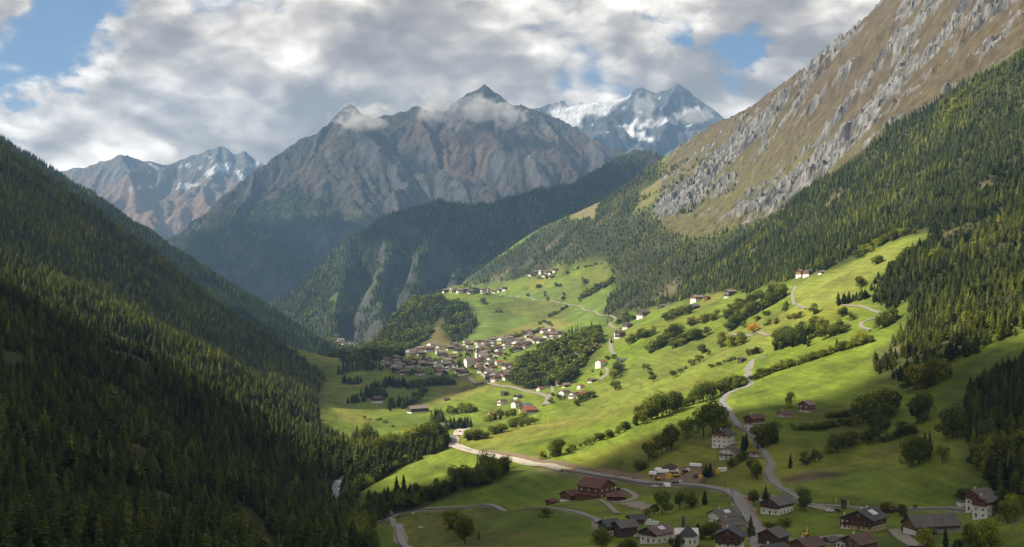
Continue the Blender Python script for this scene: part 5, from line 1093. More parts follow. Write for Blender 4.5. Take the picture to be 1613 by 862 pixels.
house(1554, 817, 15, 26, 27, 'white chalet with red flower balconies and grey roof on the right edge', 'grey', 'white', 'brown', 0.72, 38, balc=2, bflower=True)
house(1541, 806, 13, 32, 27, 'rear wing of the flower balcony chalet with its own grey roof', 'grey', 'white', 'brown', 0.7, 34, balc=2, bflower=True)
house(1145, 706, 21, 16, 21, 'three storey white house with blue grey roof and orange timber gable', 'slate', 'white', 'honey', 0.92, 53, balc=2)
house(1155, 725, 20, 11, 14, 'small white house with brown roof and brown balcony below the three storey house', 'brown', 'white', 'white', 0.5, 60, balc=1)
house(1187, 720, 8, 9, 5, 'small garage with reddish roof beside the bending lane', 'wine', 'white', 'white', 0.5, 50, win=0, chim=0, cat='garage', name='garage', door=False)
house(1186, 678, 11, 22, 19, 'white chalet with wooden balconies and red roof behind the conifers', 'wine', 'white', 'brown', 0.6, 40, balc=2)
house(1235, 659, 7, 15, 7, 'low pinkish house with dark brown roof beside the sunny meadow', 'brown', 'pink', 'pink', 0.5, 30, win=1)
house(1274, 650, 13, 13, 13, 'small brown timber hut with pale roof on the sunny meadow edge', 'tan', 'white', 'brown', 0.15, 45, win=1, chim=0, cat='hut', name='hut')
house(957, 845, 13, 21, 17, 'dark timber farmhouse with white ground floor and blue slate roof', 'slate', 'white', 'dark', 0.50, 28, win=2)
house(979, 847, 13, 26, 17, 'old dark timber barn with grey shingle roof joined to the slate roofed farmhouse', 'grey', 'white', 'dark', 0.0, 28, win=0, chim=0, cat='barn', name='barn')
house(996, 827, 6, 19, 10, 'small dark timber shed behind the grey shingle barn', 'slate', 'white', 'brown', 0.0, 20, win=0, chim=0, cat='shed', name='shed')
h3 = house(1034, 857, 23, 30, 16, 'white house with mauve roof and solar panel beside the chapel', 'mauve', 'white', 'dark', 0.75, 42, solar=1, balc=1)
house(944, 785, 26, 32, 17, 'big timber hall with dark red roof and lean-to', 'wine', 'white', 'red', 0.0, 40, flip=True, win=1, chim=0, cat='barn', name='barn', leanto=(4.0, 2.9, 2.0))
house(899, 789, 16, 14, 9, 'low timber stable wing with dark red roof left of the big hall', 'wine', 'white', 'brown', 0.1, 45, win=0, chim=0, cat='barn', name='stable')
house(868, 795, 8, 9, 4, 'tiny red roofed shelter left of the stable wing', 'wine', 'white', 'brown', 0.0, 45, win=0, chim=0, cat='hut', name='hut')
house(606, 816, 4, 11, 6, 'small grey shed by the lower lane at the forest edge', 'grey', 'white', 'dark', 0.0, 20, win=0, chim=0, cat='shed', name='shed')
# middle distance
MID = [
 (590,636,7,12,8,'white farmhouse with dark roof among spruces left of the long barn','brown','white','dark',.5), (648,652,8,26,8,'long dark barn with white end on the valley meadow','tan','white','dark',.3), (696,676,7,11,6,'pale roofed house beside the road bend','tan','white','brown',.5), (738,693,6,31,6,'long low building with weathered pinkish roof at the road bend','tan','white','brown',.4),
 (829,655,10,18,9,'large house with red roof below the main road','red','white','brown',.5), (812,643,7,9,8,'white house left of the large red roofed house','brown','white','white',.6), (789,639,6,9,7,'white house with brown roof among trees below the road','brown','white','white',.6), (815,629,6,8,5,'small house with brown roof beside the gravel bend','brown','white','dark',.5), (794,624,5,7,6,'dark timber hay barn alone on the meadow','grey','white','dark',0), (702,632,3,7,3,'tiny dark hay hut on the pale meadow','brown','white','dark',0),
 (826,647,8,14,7,'grey roofed barn joined behind the large red roofed house','grey','white','dark',.2), (772,656,5,7,4,'orange roofed house hidden in trees','red','white','white',.5),
 (880,608,6,10,6,'tan roofed house above the gravel curve','tan','white','brown',.4), (890,611,5,9,5,'low tan barn behind the tan roofed house','tan','white','brown',.2), (888,625,8,11,7,'white house with brown roof in the roadside hamlet','brown','white','white',.6), (903,628,7,9,7,'grey roofed white house in the roadside hamlet','grey','white','white',.6), (915,628,7,10,8,'red roofed white house at the end of the roadside hamlet','red','white','brown',.6), (914,613,5,7,5,'small house with bright red roof below the wood','red','white','white',.5), (845,608,4,5,6,'narrow house with orange roof by the knoll','red','white','honey',.5), (850,616,5,7,4,'low house with orange roof by the knoll','red','white','white',.5),
 (946,580,8,10,10,'white house with orange red roof above the wooded knoll','red','white','white',.7), (932,603,6,9,5,'tan roofed hut below the orange red roofed house','tan','white','brown',.3), (978,572,6,17,4,'low long grey barn on the slope meadow','grey','white','dark',0), (938,552,8,16,6,'wide brown barn beside the slope lane','brown','white','dark',.1), (912,563,7,13,6,'grey roofed house in the wood above the knoll','grey','white','white',.5), (908,546,6,7,8,'timber house with brown gable left of the white one','brown','white','red',.3), (922,547,9,9,9,'white chalet with timber gable above the knoll','brown','white','brown',.6), (976,533,7,10,9,'dark timber farmhouse beside the small white shrine','brown','white','dark',.3), (988,518,7,10,7,'brown farmhouse above the slope lane','brown','white','dark',.3),
 (1012,501,8,14,9,'farmhouse with white ground floor on the upper hamlet','brown','white','dark',.4), (1042,486,5,14,4,'long grey barn above the upper hamlet farmhouse','grey','white','dark',0), (1096,476,7,15,8,'white farmhouse with pale roof at the forest edge','tan','white','brown',.6), (1114,474,4,6,6,'small red brown barn beside the white forest edge farmhouse','brown','white','red',0), (1148,468,6,14,9,'dark timber farmhouse with pale roof under the forest','tan','white','dark',.2), (1093,488,6,11,6,'grey barn hidden in trees below the white forest edge farmhouse','grey','white','dark',0),
 (1262,436,7,8,9,'timber farmhouse with white base on the high sunny meadow','tan','white','red',.4), (1274,435,7,20,8,'dark roofed barn on the high sunny meadow','slate','white','brown',.35), (1294,432,4,8,4,'low shed with pale roof beside the high dark roofed barn','tan','white','brown',.4),
 (1333,519,5,9,6,'small reddish hay hut beside the hedge','brown','white','brown',0), (1168,572,5,8,7,'small dark hay hut beside the pale lane','grey','white','dark',0),
]
for i, (px_, py_, g_, s_, h_, lb, rf_, lo_, up_, sp_) in enumerate(MID):
    bn = ('barn' in lb) or ('hut' in lb) or ('shed' in lb)
    house(px_, py_, g_, s_, h_, lb, rf_, lo_, up_, sp_, 32 if s_ > 1.6 * g_ else 45, win=0 if bn else 1, chim=0 if bn else 1, cat='barn' if 'barn' in lb else 'hut' if ('hut' in lb or 'shed' in lb) else 'house', name='barn' if 'barn' in lb else 'hut' if ('hut' in lb or 'shed' in lb) else 'house', ov=0.9, balc=1 if (not bn and i % 3 == 0) else 0)

# the village: a handful of house types, each copy its own thing
def village_type(L, W, H, roof, low, up, split, balc):
    rise = 0.42 * W / 2; parts = []
    parts.append(('wall', box_mesh('wall', [(-L / 2, L / 2, -W / 2, W / 2, -4.0, H * split)], HM[low]), None))
    parts.append(('timber_storey' if up in ('dark', 'brown', 'red', 'honey') else 'upper_wall', gable_mesh('upper', L + .2, W + .2, H * split, H, rise, HM[up]), None))
    parts.append(('roof', roof_mesh(L, W, H, rise + 0.15, RM[roof], 1.1, 1.1), None))
    if balc: parts.append(('balcony', box_mesh('balcony', [(-L / 2 - 1.2, -L / 2, -W / 2, W / 2, H * split - .2, H * split + .9)], HM['brown']), None))
    wins = [(-L / 2 - 0.12, yy * W, zz * H, R(-90)) for yy in (-0.3, 0, 0.3) for zz in (0.25, 0.72)] + [(xx * L, -W / 2 - 0.12, zz * H, 0) for xx in (-0.3, 0.0, 0.3) for zz in (0.25, 0.72)]
    return parts, wins
VT = []
for L, W, H, rf_, lo_, up_, sp_, bl_ in ((14, 11, 7, 'brown', 'white', 'white', .5, 1), (15, 12, 7.5, 'tan', 'white', 'brown', .6, 1), (12, 10, 6.5, 'red', 'white', 'white', .5, 0), (17, 12, 7, 'brown', 'white', 'dark', .45, 1), (13, 11, 8, 'grey', 'white', 'white', .5, 1), (16, 10, 6, 'tan', 'white', 'dark', .2, 0), (18, 14, 10, 'tan', 'cream', 'white', .5, 1), (14, 11, 7, 'wine', 'white', 'brown', .6, 1)):
    VT.append((village_type(L, W, H, rf_, lo_, up_, sp_, bl_), ({'brown': 'brown', 'tan': 'weathered pale', 'red': 'red', 'grey': 'grey', 'wine': 'dark red'}[rf_] + ' roof', {'white': 'white walls', 'brown': 'brown timber storey', 'dark': 'dark timber storey'}[up_])))
VILLAGE = [(596,572),(606,562),(640,553),(700,546),(770,540),(820,526),(868,520),(892,528),(872,540),(842,552),(806,558),(790,572),(820,578),(838,592),(812,596),(786,602),(752,598),(700,592),(650,592),(606,584)]
GREENS = [[(632,562),(690,558),(700,566),(660,572),(632,570)],[(640,578),(690,580),(688,590),(640,590)],[(770,566),(850,548),(850,560),(796,574)],[(700,556),(720,552),(722,562),(706,566)],[(776,580),(800,578),(796,590),(780,592)]]
rv = random.Random(11); spots = []; tries = 0
while len(spots) < 130 and tries < 9000:
    tries += 1; px_, py_ = rv.uniform(600, 895), rv.uniform(520, 604)
    if not bool(in_poly(np.array(px_), np.array(py_), VILLAGE)) or any(bool(in_poly(np.array(px_), np.array(py_), g_)) for g_ in GREENS): continue
    if 722 < px_ < 752 and 556 < py_ < 582: continue
    x, y, z = GF.hit(px_, py_)
    if y > 3000 or y < 1900 or any(math.hypot(x - a, y - b) < 19.5 for a, b, _ in spots): continue
    spots.append((x, y, z))
def put_house(x, y, z, ti, yaw, label, group, windows=True, s=1.0):
    (parts, wins), _ = VT[ti]; e = empty('house', (x, y, z), yaw); e.scale = (s, s, s); tag(e, label, 'house', group)
    for nm, me_, _ in parts: link(nm, me_, e)
    if windows:
        for (a, b, c, r_) in wins: w = link('window', WIN_P, e); w.location = (a, b, c); w.rotation_euler = (0, 0, r_)
for x, y, z in spots:
    ti = rv.choice([0, 1, 1, 1, 2, 3, 3, 3, 4, 5, 5, 6, 7, 7]); px_, py_ = proj(x, y, z)
    where = 'on the far left of the village' if px_ < 665 else 'near the village church' if px_ < 765 and py_ > 552 else 'on the upper edge of the village' if py_ < 556 else 'at the right end of the village' if px_ > 800 else 'in the middle of the village'
    put_house(x, y, z, ti, R(rv.choice([20, 30, 40, 50, 65])), 'house with %s and %s %s' % (*VT[ti][1], where), 'village houses')
for pts, lab, nm_ in (([(690,459),(702,460),(713,459),(724,461),(735,459),(746,458),(757,459),(768,460),(779,462),(788,459),(796,457),(741,462),(760,462)], 'small farm building in the hamlet on the terrace edge', 'terrace hamlet'), ([(837,434),(845,431),(853,430),(861,432),(868,431),(876,428),(858,435)], 'small farm building in the highest hamlet below the forest', 'highest hamlet')):
    for k, (px_, py_) in enumerate(pts):
        x, y, z = GF.hit(px_, py_); put_house(x, y, z, [3, 5, 0, 1, 5][k % 5], R(rv.uniform(15, 60)), lab, nm_, False, 1.05)
for px_, py_ in ((543,546),(549,541),(554,546),(559,541),(536,541),(564,538),(546,537)):
    x, y, z = GF.hit(px_, py_, 3300); put_house(x, y, z, rv.choice([0, 4, 6]), R(30), 'pale far house at the end of the valley floor', 'houses at the valley end', False, 1.3)

# church
x, y, z = GF.hit(741, 576); e = empty('church', (x, y, z), R(35)); tag(e, 'white village church with grey roof and pointed tower', 'church')
link('nave', gable_mesh('nave', 24, 12, -3, 9, 5.5, HM['white']), e); link('roof', roof_mesh(24, 12, 9, 5.6, RM['tan'], 0.5, 0.4), e)
tw = link('tower', box_mesh('tower', [(12.2, 18.2, -3, 3, -3, 24)], HM['white']), e)
V = [(11.8, -3.4, 24), (18.6, -3.4, 24), (18.6, 3.4, 24), (11.8, 3.4, 24), (15.2, 0, 37)]; link('spire', poly_mesh('spire', V, [(0, 1, 4), (1, 2, 4), (2, 3, 4), (3, 0, 4), (3, 2, 1, 0)], [RM['tan']]), tw)
for xx in (-8, -3, 2, 7): w = link('window', box_mesh('window', [(-.6, .6, -.1, .1, 0, 4)], M_GLASS), e); w.location = (xx, -6.1, 3)
for zz in (12, 19): w = link('window', box_mesh('window', [(-.6, .6, -.1, .1, 0, 2.2)], M_GLASS), tw); w.location = (15.2, -3.05, zz)
x, y, z = GF.hit(970, 533); e = empty('shrine', (x, y, z), R(30)); tag(e, 'slim white shrine with grey roof beside a dark spruce', 'shrine')
link('wall', box_mesh('wall', [(-2, 2, -2, 2, -2, 10)], HM['white']), e); V = [(-2.5, -2.5, 10), (2.5, -2.5, 10), (2.5, 2.5, 10), (-2.5, 2.5, 10), (0, 0, 13)]; link('roof', poly_mesh('roof', V, [(0, 1, 4), (1, 2, 4), (2, 3, 4), (3, 0, 4), (3, 2, 1, 0)], [RM['grey']]), e)

# chapel with round apse
def lathe(prof, k, a0=0.0, a1=2 * math.pi, cap=False):
    V, Fc = [], []; full = abs(a1 - a0 - 2 * math.pi) < 1e-6; m_ = k if full else k + 1
    for r, z in prof:
        for i in range(m_): a = a0 + (a1 - a0) * i / k; V.append((r * math.cos(a), r * math.sin(a), z))
    for j in range(len(prof) - 1):
        for i in range(k):
            i2 = (i + 1) % m_ if full else i + 1; Fc.append((j * m_ + i, j * m_ + i2, (j + 1) * m_ + i2, (j + 1) * m_ + i))
    return V, Fc
x, y, z = GF.hit(1086, 862); k = y / F; rad = 14 * k; hh = 16 * k
e = empty('chapel', (x, y + rad, z), 0); tag(e, 'small white round chapel with dark conical roof and ridge turret', 'chapel')
V, Fc = lathe([(rad, -3), (rad, hh)], 14); link('wall', poly_mesh('wall', V, Fc, [HM['white']]), e)
link('nave', gable_mesh('nave', 12, rad * 1.6, -3, hh - .6, 2.9, HM['white']), e).location = (0, 7, 0)
e.children[-1].rotation_euler = (0, 0, R(90))
V, Fc = lathe([(rad + .5, hh - .1), (rad * .72, hh + 1.9), (0.3, hh + 5.0)], 14); rf = link('roof', poly_mesh('roof', V, Fc, [RM['slate']]), e)
o = link('nave_roof', roof_mesh(12, rad * 1.6, hh - .6, 3.0, RM['slate'], .5, .3), e); o.location = (0, 7, 0); o.rotation_euler = (0, 0, R(90))
link('turret', box_mesh('turret', [(-2.6, -1.2, 3.4, 4.8, hh + 3.4, hh + 7.2)], HM['dark']), e)
V = [(-2.8, 3.2, hh + 7.2), (-1.0, 3.2, hh + 7.2), (-1.0, 5.0, hh + 7.2), (-2.8, 5.0, hh + 7.2), (-1.9, 4.1, hh + 9.6)]; link('spire', poly_mesh('spire', V, [(0, 1, 4), (1, 2, 4), (2, 3, 4), (3, 0, 4), (3, 2, 1, 0)], [RM['slate']]), e)
for a in (-2.2, -1.5, -0.9): w = link('window', box_mesh('window', [(-.35, .35, -.1, .1, 1.6, 3.4)], M_GLASS), e); w.location = (rad * 1.01 * math.cos(a), rad * 1.01 * math.sin(a), 0); w.rotation_euler = (0, 0, a + R(90))
# open pavilion beside the hall
x, y, z = GF.hit(972, 790); k = y / F; rad = 17 * k; e = empty('pavilion', (x, y + rad * .6, z + .3), R(20)); tag(e, 'low octagonal pavilion with dark red roof and open sides beside the hall', 'pavilion')
V, Fc = lathe([(rad + .8, 3.0), (0.4, 5.9)], 8); link('roof', poly_mesh('roof', V, Fc, [RM['wine']]), e)
V, Fc = lathe([(rad * .95, -3), (rad * .95, 1.1), (rad * .9, 1.1)], 8); link('railing', poly_mesh('railing', V, Fc, [HM['red']]), e)
for i in range(8): a = i * math.pi / 4; o = link('post', box_mesh('post', [(-.14, .14, -.14, .14, 0, 3.1)], HM['brown']), e); o.location = (rad * .93 * math.cos(a), rad * .93 * math.sin(a), 0)
V, Fc = lathe([(rad * .9, 0.1), (0.1, 0.15)], 8); link('floor', poly_mesh('floor', V, Fc, [HM['dark']]), e)
# tower hut with banners beside the lane
x, y, z = GF.hit(1329, 801); e = empty('tower_hut', (x, y, z), R(30)); tag(e, 'narrow dark timber tower standing beside the lane', 'tower')
link('wall', box_mesh('wall', [(-1.1, 1.1, -1.1, 1.1, -2, 5.2)], HM['dark']), e); link('roof', roof_mesh(2.2, 2.2, 5.2, 0.7, RM['grey'], .3, .3), e); link('door', DOOR, e).location = (0, -1.15, 0)
M_BAN = plain('banner_cloth', (0.55, 0.33, 0.22), 0.8, 0.1, 0.5, 1.5)
for px_, lb in ((1316, 'orange and white banner on a pole left of the timber tower'), (1335, 'orange and white banner on a pole right of the timber tower')):
    x, y, z = GF.hit(px_, 799 if px_ > 1320 else 794); e = empty('banner', (x, y, z)); tag(e, lb, 'banner'); link('pole', box_mesh('pole', [(-.05, .05, -.05, .05, -.5, 4.2)], M_GREYW), e); link('cloth', box_mesh('cloth', [(.06, .85, -.02, .02, 1.0, 4.1)], M_BAN), e)
# garage of the edge chalet
x, y, z = GF.hit(1514, 800); e = empty('garage', (x + 4, y + 4, z)); tag(e, 'flat roofed white garage beside the flower balcony chalet', 'garage')
link('wall', box_mesh('wall', [(-4.2, 4.2, -3, 3, -2, 2.7)], HM['white']), e); link('roof', box_mesh('roof', [(-4.5, 4.5, -3.3, 3.3, 2.7, 3.0)], RM['grey']), e); link('door', box_mesh('door', [(-1.0, 2.2, -3.08, -3.0, 0, 2.2)], M_GLASS), e)

# ------------------------------------------------------------------ vehicles and machines
def paint(name, c): return plain(name, c, 0.3, 0.5)
PAINT = dict(white=paint('white_paint', (0.75, 0.76, 0.78)), dark=paint('dark_paint', (0.03, 0.032, 0.04)), silver=paint('silver_paint', (0.45, 0.46, 0.48)), yellow=paint('yellow_paint', (0.62, 0.36, 0.02)), orange=paint('orange_paint', (0.60, 0.20, 0.02)), blue=paint('blue_paint', (0.06, 0.12, 0.35)), black=plain('rubber', (0.02, 0.02, 0.02), 0.9, 0.1))
def prism(name, prof, w, mat):   # side profile (x,z) extruded over width
    k = len(prof); V = [(x_, -w / 2, z_) for x_, z_ in prof] + [(x_, w / 2, z_) for x_, z_ in prof]
    return poly_mesh(name, V, [tuple(range(k)), tuple(range(2 * k - 1, k - 1, -1))] + [(i, i + k, (i + 1) % k + k, (i + 1) % k) for i in range(k)], [mat])
def wheel_mesh(r, w):
    V, Fc = [], []; k = 10
    for yy in (-w / 2, w / 2): V += [(r * math.cos(6.283 * i / k), yy, r * math.sin(6.283 * i / k)) for i in range(k)]
    Fc = [tuple(range(k)), tuple(range(2 * k - 1, k - 1, -1))] + [(i, i + k, (i + 1) % k + k, (i + 1) % k) for i in range(k)]
    return poly_mesh('wheel', V, Fc, [PAINT['black']])
WHEEL = wheel_mesh(0.33, 0.22); BIGW = wheel_mesh(0.5, 0.32)
CARB = {c: prism('body', [(-2.1, .3), (2.1, .3), (2.15, .75), (1.2, .95), (-1.9, .98), (-2.15, .7)], 1.75, PAINT[c]) for c in ('white', 'dark', 'silver', 'blue')}
CARC = prism('cabin_glass', [(-1.75, .96), (1.15, .94), (.45, 1.38), (-1.35, 1.40)], 1.55, M_GLASS); CART = {c: prism('roof_panel', [(-1.35, 1.40), (.45, 1.38), (.40, 1.46), (-1.28, 1.48)], 1.5, PAINT[c]) for c in CARB}
def car(px_, py_, c, rz, label, zoff=0.35):
    x, y, z = GF.hit(px_, py_); e = empty('car', (x, y, z + zoff), R(rz)); tag(e, label, 'car'); link('body', CARB[c], e); link('window', CARC, e); link('roof_panel', CART[c], e)
    for a in (-1.3, 1.3):
        for b in (-.8, .8): w = link('wheel', WHEEL, e); w.location = (a, b, .33)
for a in ((1308,807,'white',10,'white car parked on the gravel beside the lane, left of two'),(1318,806,'dark',15,'dark car parked on the gravel right of the white one'),(1528,803,'white',5,'white car in front of the flat garage'),(1192,721,'white',20,'white car outside the small red roofed garage'),(1159,700,'white',10,'white car behind the three storey house'),(1181,679,'white',0,'pale car in front of the red roofed chalet'),
          (722,688,'dark',70,'dark car driving into the road bend'),(725,681,'dark',60,'dark car at the far end of the road bend'),(734,709,'white',-12,'white car parked on the road bend, first of three'),(739,711,'dark',-12,'dark car parked on the road bend, second of three'),(743,712,'blue',-12,'blue car parked on the road bend, last of three'),(1171,815,'silver',-60,'silver car on the road beside the pale panel roof'),(1026,824,'white',0,'white car behind the mauve roofed house'),(970,772,'white',-20,'white car behind the octagonal pavilion'),(976,772,'dark',-20,'dark car behind the octagonal pavilion'),(1032,768,'white',-5,'white van-like car below the road works'),(1004,847,'silver',40,'silver car between the shingle barn and the mauve roof'),(1240,657,'silver',0,'silver car beside the dark roofed low house')): car(*a)
def truck(px_, py_, c, rz, label, bed):
    x, y, z = GF.hit(px_, py_); e = empty('truck', (x, y, z + .4), R(rz)); tag(e, label, 'truck')
    link('cab', prism('cab', [(1.6, .5), (3.4, .5), (3.45, 1.5), (3.1, 2.6), (1.6, 2.6)], 2.3, PAINT[c]), e); link('windscreen', prism('windscreen', [(3.46, 1.5), (3.5, 1.5), (3.16, 2.45), (3.12, 2.45)], 2.0, M_GLASS), e); link('bed', box_mesh('bed', [(-3.4, 1.4, -1.15, 1.15, .7, 1.6)], PAINT[bed]), e)
    for a in (-2.4, -1.2, 2.5):
        for b in (-1.0, 1.0): w = link('wheel', BIGW, e); w.location = (a, b, .5)
truck(1066, 763, 'silver', 0, 'dark tipper truck with silver cab on the road beside the yard', 'dark'); truck(1080, 745, 'white', 35, 'white truck with long dark trailer in the yard', 'dark'); truck(898, 743, 'yellow', -10, 'yellow works truck on the gravel road', 'orange'); truck(1062,746,'white',10,'white flatbed truck among the yellow diggers','silver')
def excavator(px_, py_, c, rz, label):
    x, y, z = GF.hit(px_, py_); e = empty('excavator', (x, y, z + .3), R(rz)); tag(e, label, 'excavator')
    for s in (-1, 1): link('track', prism('track', [(-1.8, .1), (1.8, .1), (2.1, .5), (1.8, .9), (-1.8, .9), (-2.1, .5)], .55, PAINT['black']), e).location = (0, s * 1.05, 0)
    link('body', box_mesh('body', [(-2.0, 1.3, -1.2, 1.2, 1.0, 2.0)], PAINT[c]), e); link('cab', box_mesh('cab', [(0.1, 1.5, .25, 1.25, 2.0, 3.0)], M_GLASS), e)
    link('boom', prism('boom', [(1.2, 1.6), (1.5, 1.5), (4.0, 4.0), (3.8, 4.3)], .4, PAINT[c]), e); link('arm', prism('arm', [(3.7, 4.3), (4.1, 4.2), (5.3, 1.9), (5.0, 1.8)], .35, PAINT[c]), e); link('bucket', prism('bucket', [(4.7, 1.9), (5.4, 1.9), (5.5, 1.2), (4.9, 1.0)], .9, PAINT['dark']), e)
excavator(1036, 757, 'orange', 150, 'orange excavator at the road edge of the yard'); excavator(1066, 752, 'yellow', 30, 'yellow excavator in the middle of the yard'); excavator(1269, 846, 'yellow', 60, 'yellow digger behind the bottom edge timber house')
def container(px_, py_, c, dim, rz, label):
    x, y, z = GF.hit(px_, py_); L, W, H = dim; e = empty('container', (x, y, z + .3), R(rz)); tag(e, label, 'container'); link('body', box_mesh('body', [(-L / 2, L / 2, -W / 2, W / 2, -.5, H)], PAINT[c]), e)
    link('door', box_mesh('door', [(L / 2, L / 2 + .06, -W / 2 + .15, W / 2 - .15, .2, H - .2)], PAINT['silver']), e)
    for q in range(int(L / .8)): link('rib', RIB, e).location = (-L / 2 + .4 + q * .8, -W / 2 - .03, H / 2)
RIB = box_mesh('rib', [(-.06, .06, -.04, .04, -1.0, 1.0)], PAINT['silver'])
container(1053, 754, 'yellow', (4.5, 2.5, 3.0), 10, 'square yellow site container in the yard'); container(1098, 753, 'dark', (5, 2.4, 2.4), 5, 'dark open container at the right of the yard'); container(1103, 754, 'yellow', (3, 2.2, 2.2), 5, 'small yellow and white container at the yard edge'); container(1131, 746, 'yellow', (3.0, 2.5, 2.6), 15, 'yellow container beside the white caravan'); container(1138, 743, 'white', (6, 2.4, 2.6), 15, 'white site caravan with windows at the meadow edge'); container(1119,750,'white',(2,2,3),0,'white cabin between the two dark trees')
M_WHITEP = plain('white_plastic_sheet', (0.70, 0.74, 0.76), 0.4, 0.4, 0.1, 1.0)
def pipe_stack(px_, py_, L, nr_, rz, label):
    x, y, z = GF.hit(px_, py_); e = empty('pipe_stack', (x, y, z + .3), R(rz)); tag(e, label, 'pipes'); V, Fc = [], []; k = 8
    for yy in (-L / 2, L / 2): V += [(.62 * math.cos(6.283 * i / k), yy, .62 * math.sin(6.283 * i / k)) for i in range(k)]
    pm = poly_mesh('pipe', V, [tuple(range(k)), tuple(range(2 * k - 1, k - 1, -1))] + [(i, i + k, (i + 1) % k + k, (i + 1) % k) for i in range(k)], [M_WHITEP])
    for rw in range(2):
        for i in range(nr_ - rw): link('pipe', pm, e).location = ((i + rw * .5) * 1.26, 0, .62 + rw * 1.08)
pipe_stack(1028, 749, 6, 4, 62, 'front stack of white pipes in the yard'); pipe_stack(1037, 743, 6, 4, 62, 'rear stack of white pipes in the yard'); pipe_stack(1045, 746, 9, 4, 100, 'long pale stack of pipes beside the white ones'); pipe_stack(1052, 768, 4, 4, 100, 'white pipes lying below the road'); pipe_stack(1095, 736, 9, 3, 60, 'dark row of pipes at the back of the yard')
def heap(px_, py_, rx, ry, h, mat, label, name='spoil_heap', cat='heap', seed=1):
    x, y, z = GF.hit(px_, py_); rg = random.Random(seed); V, Fc = [], []; k = 14; rings = 5
    for j in range(rings):
        t = j / (rings - 1)
        for i in range(k): a = 6.283 * i / k; q = (1 - t) * (1 + rg.uniform(-.12, .12)); V.append((rx * q * math.cos(a), ry * q * math.sin(a), -1.0 + (h + 1.0) * t ** .8 + rg.uniform(-.1, .1) * h * .3))
    for j in range(rings - 1):
        for i in range(k): Fc.append((j * k + i, j * k + (i + 1) % k, (j + 1) * k + (i + 1) % k, (j + 1) * k + i))
    o = link(name, poly_mesh(name, V, Fc, [mat])); o.location = (x, y, z); tag(o, label, cat)
M_SOILD = plain('dark_soil', (0.075, 0.062, 0.045), 0.95, 0.05, 0.4, .6)
heap(1056, 738, 8, 6, 4.2, M_SOILD, 'cone shaped dark soil heap behind the yard'); heap(1010, 752, 7, 4, 2.2, M_EARTH, 'pale brown earth heap beside the road works', seed=2); heap(985, 748, 9, 3, 1.8, M_EARTH, 'long earth bank at the road works', seed=3); heap(1000, 749, 6, 3, 2.0, M_EARTH, 'middle earth heap of the road works', seed=4)
M_BALE = plain('wrapped_bale', (0.62, 0.68, 0.66), 0.4, 0.4)
x, y, z = GF.hit(1027, 829); rb = random.Random(3)
for i in range(14):
    V, Fc = lathe([(0.05, -.55), (.62, -.5), (.66, 0), (.62, .5), (.05, .55)], 9); o = link('wrapped_bale', poly_mesh('bale', V, Fc, [M_BALE])); lv = i // 6; o.location = (x + (i % 6) * 1.3 - 3.2 + lv * .6, y + 3 + rb.uniform(-.3, .3), z + .6 + lv * 1.15); o.rotation_euler = (R(90), 0, rb.uniform(-.2, .2))
    tag(o, 'pale wrapped bale in the pile behind the mauve roofed house', 'bale', 'bale pile')
# barriers, poles, fences
M_ORANGE = plain('orange_netting', (0.50, 0.16, 0.05), 0.8, 0.2, 0.3, 2.0); M_POLE = plain('pole_wood', (0.10, 0.08, 0.065), 0.9, 0.1, 0.3, 2.0)
POST = box_mesh('post', [(-.07, .07, -.07, .07, -.6, 1.2)], M_GREYW)
def fence(path, label, panel=None, every=3.0, h=1.0, name='fence', rails=2, world=None, postmesh=None):
    pts = np.array([GF.hit(*p)[:2] for p in path]); L = np.r_[0, np.cumsum(np.hypot(*np.diff(pts, axis=0).T))]; n_ = max(2, int(L[-1] / every)); s = np.linspace(0, L[-1], n_ + 1); q = np.stack([np.interp(s, L, pts[:, 0]), np.interp(s, L, pts[:, 1])], 1)
    e = empty(name, (*q[0], float(GF.at(*q[0])))); tag(e, label, 'fence' if name == 'fence' else 'barrier'); o0 = Vector(e.location)
    for i in range(n_ + 1): link('post', postmesh or POST, e).location = Vector((*q[i], float(GF.at(*q[i])))) - o0
    for i in range(n_):
        a = Vector((*q[i], float(GF.at(*q[i])))) - o0; b = Vector((*q[i + 1], float(GF.at(*q[i + 1])))) - o0; d = b - a; nn = Vector((-d.y, d.x, 0)).normalized() * .04
        for r_ in range(1 if panel else rails):
            z0, z1 = (0.15, h) if panel else (0.35 + r_ * .45, 0.5 + r_ * .45); V = []
            for sd in (-1, 1): V += [tuple(a + nn * sd + Vector((0, 0, z0))), tuple(b + nn * sd + Vector((0, 0, z0))), tuple(b + nn * sd + Vector((0, 0, z1))), tuple(a + nn * sd + Vector((0, 0, z1)))]
            link('netting' if panel else 'rail', poly_mesh('rail', V, [(0, 1, 2, 3), (7, 6, 5, 4), (3, 2, 6, 7), (0, 4, 5, 1), (0, 3, 7, 4), (1, 5, 6, 2)], [panel or M_GREYW]), e)
fence([(1180,801),(1187,808),(1194,818),(1201,828),(1209,836)], 'long orange safety netting barrier along the road', M_ORANGE, 3.0, 1.3, 'barrier'); fence([(1172,786),(1176,790),(1183,794)], 'short orange safety netting barrier at the junction', M_ORANGE, 3.0, 1.3, 'barrier')
fence([(920,794),(935,796),(952,797)], 'wooden paddock fence in front of the hall'); fence([(976,797),(990,801),(1005,806),(1020,808)], 'wooden fence along the sandy arena'); fence([(1278,803),(1295,806),(1318,808)], 'grey fence along the gravel parking'); fence([(1225,815),(1240,820),(1262,808)], 'dark garden fence behind the flower balcony chalet garden'); fence([(1232,770),(1245,776),(1262,784)], 'wooden fence beside the climbing lane'); fence([(1088,697),(1110,702),(1125,706)], 'low fence left of the three storey house')
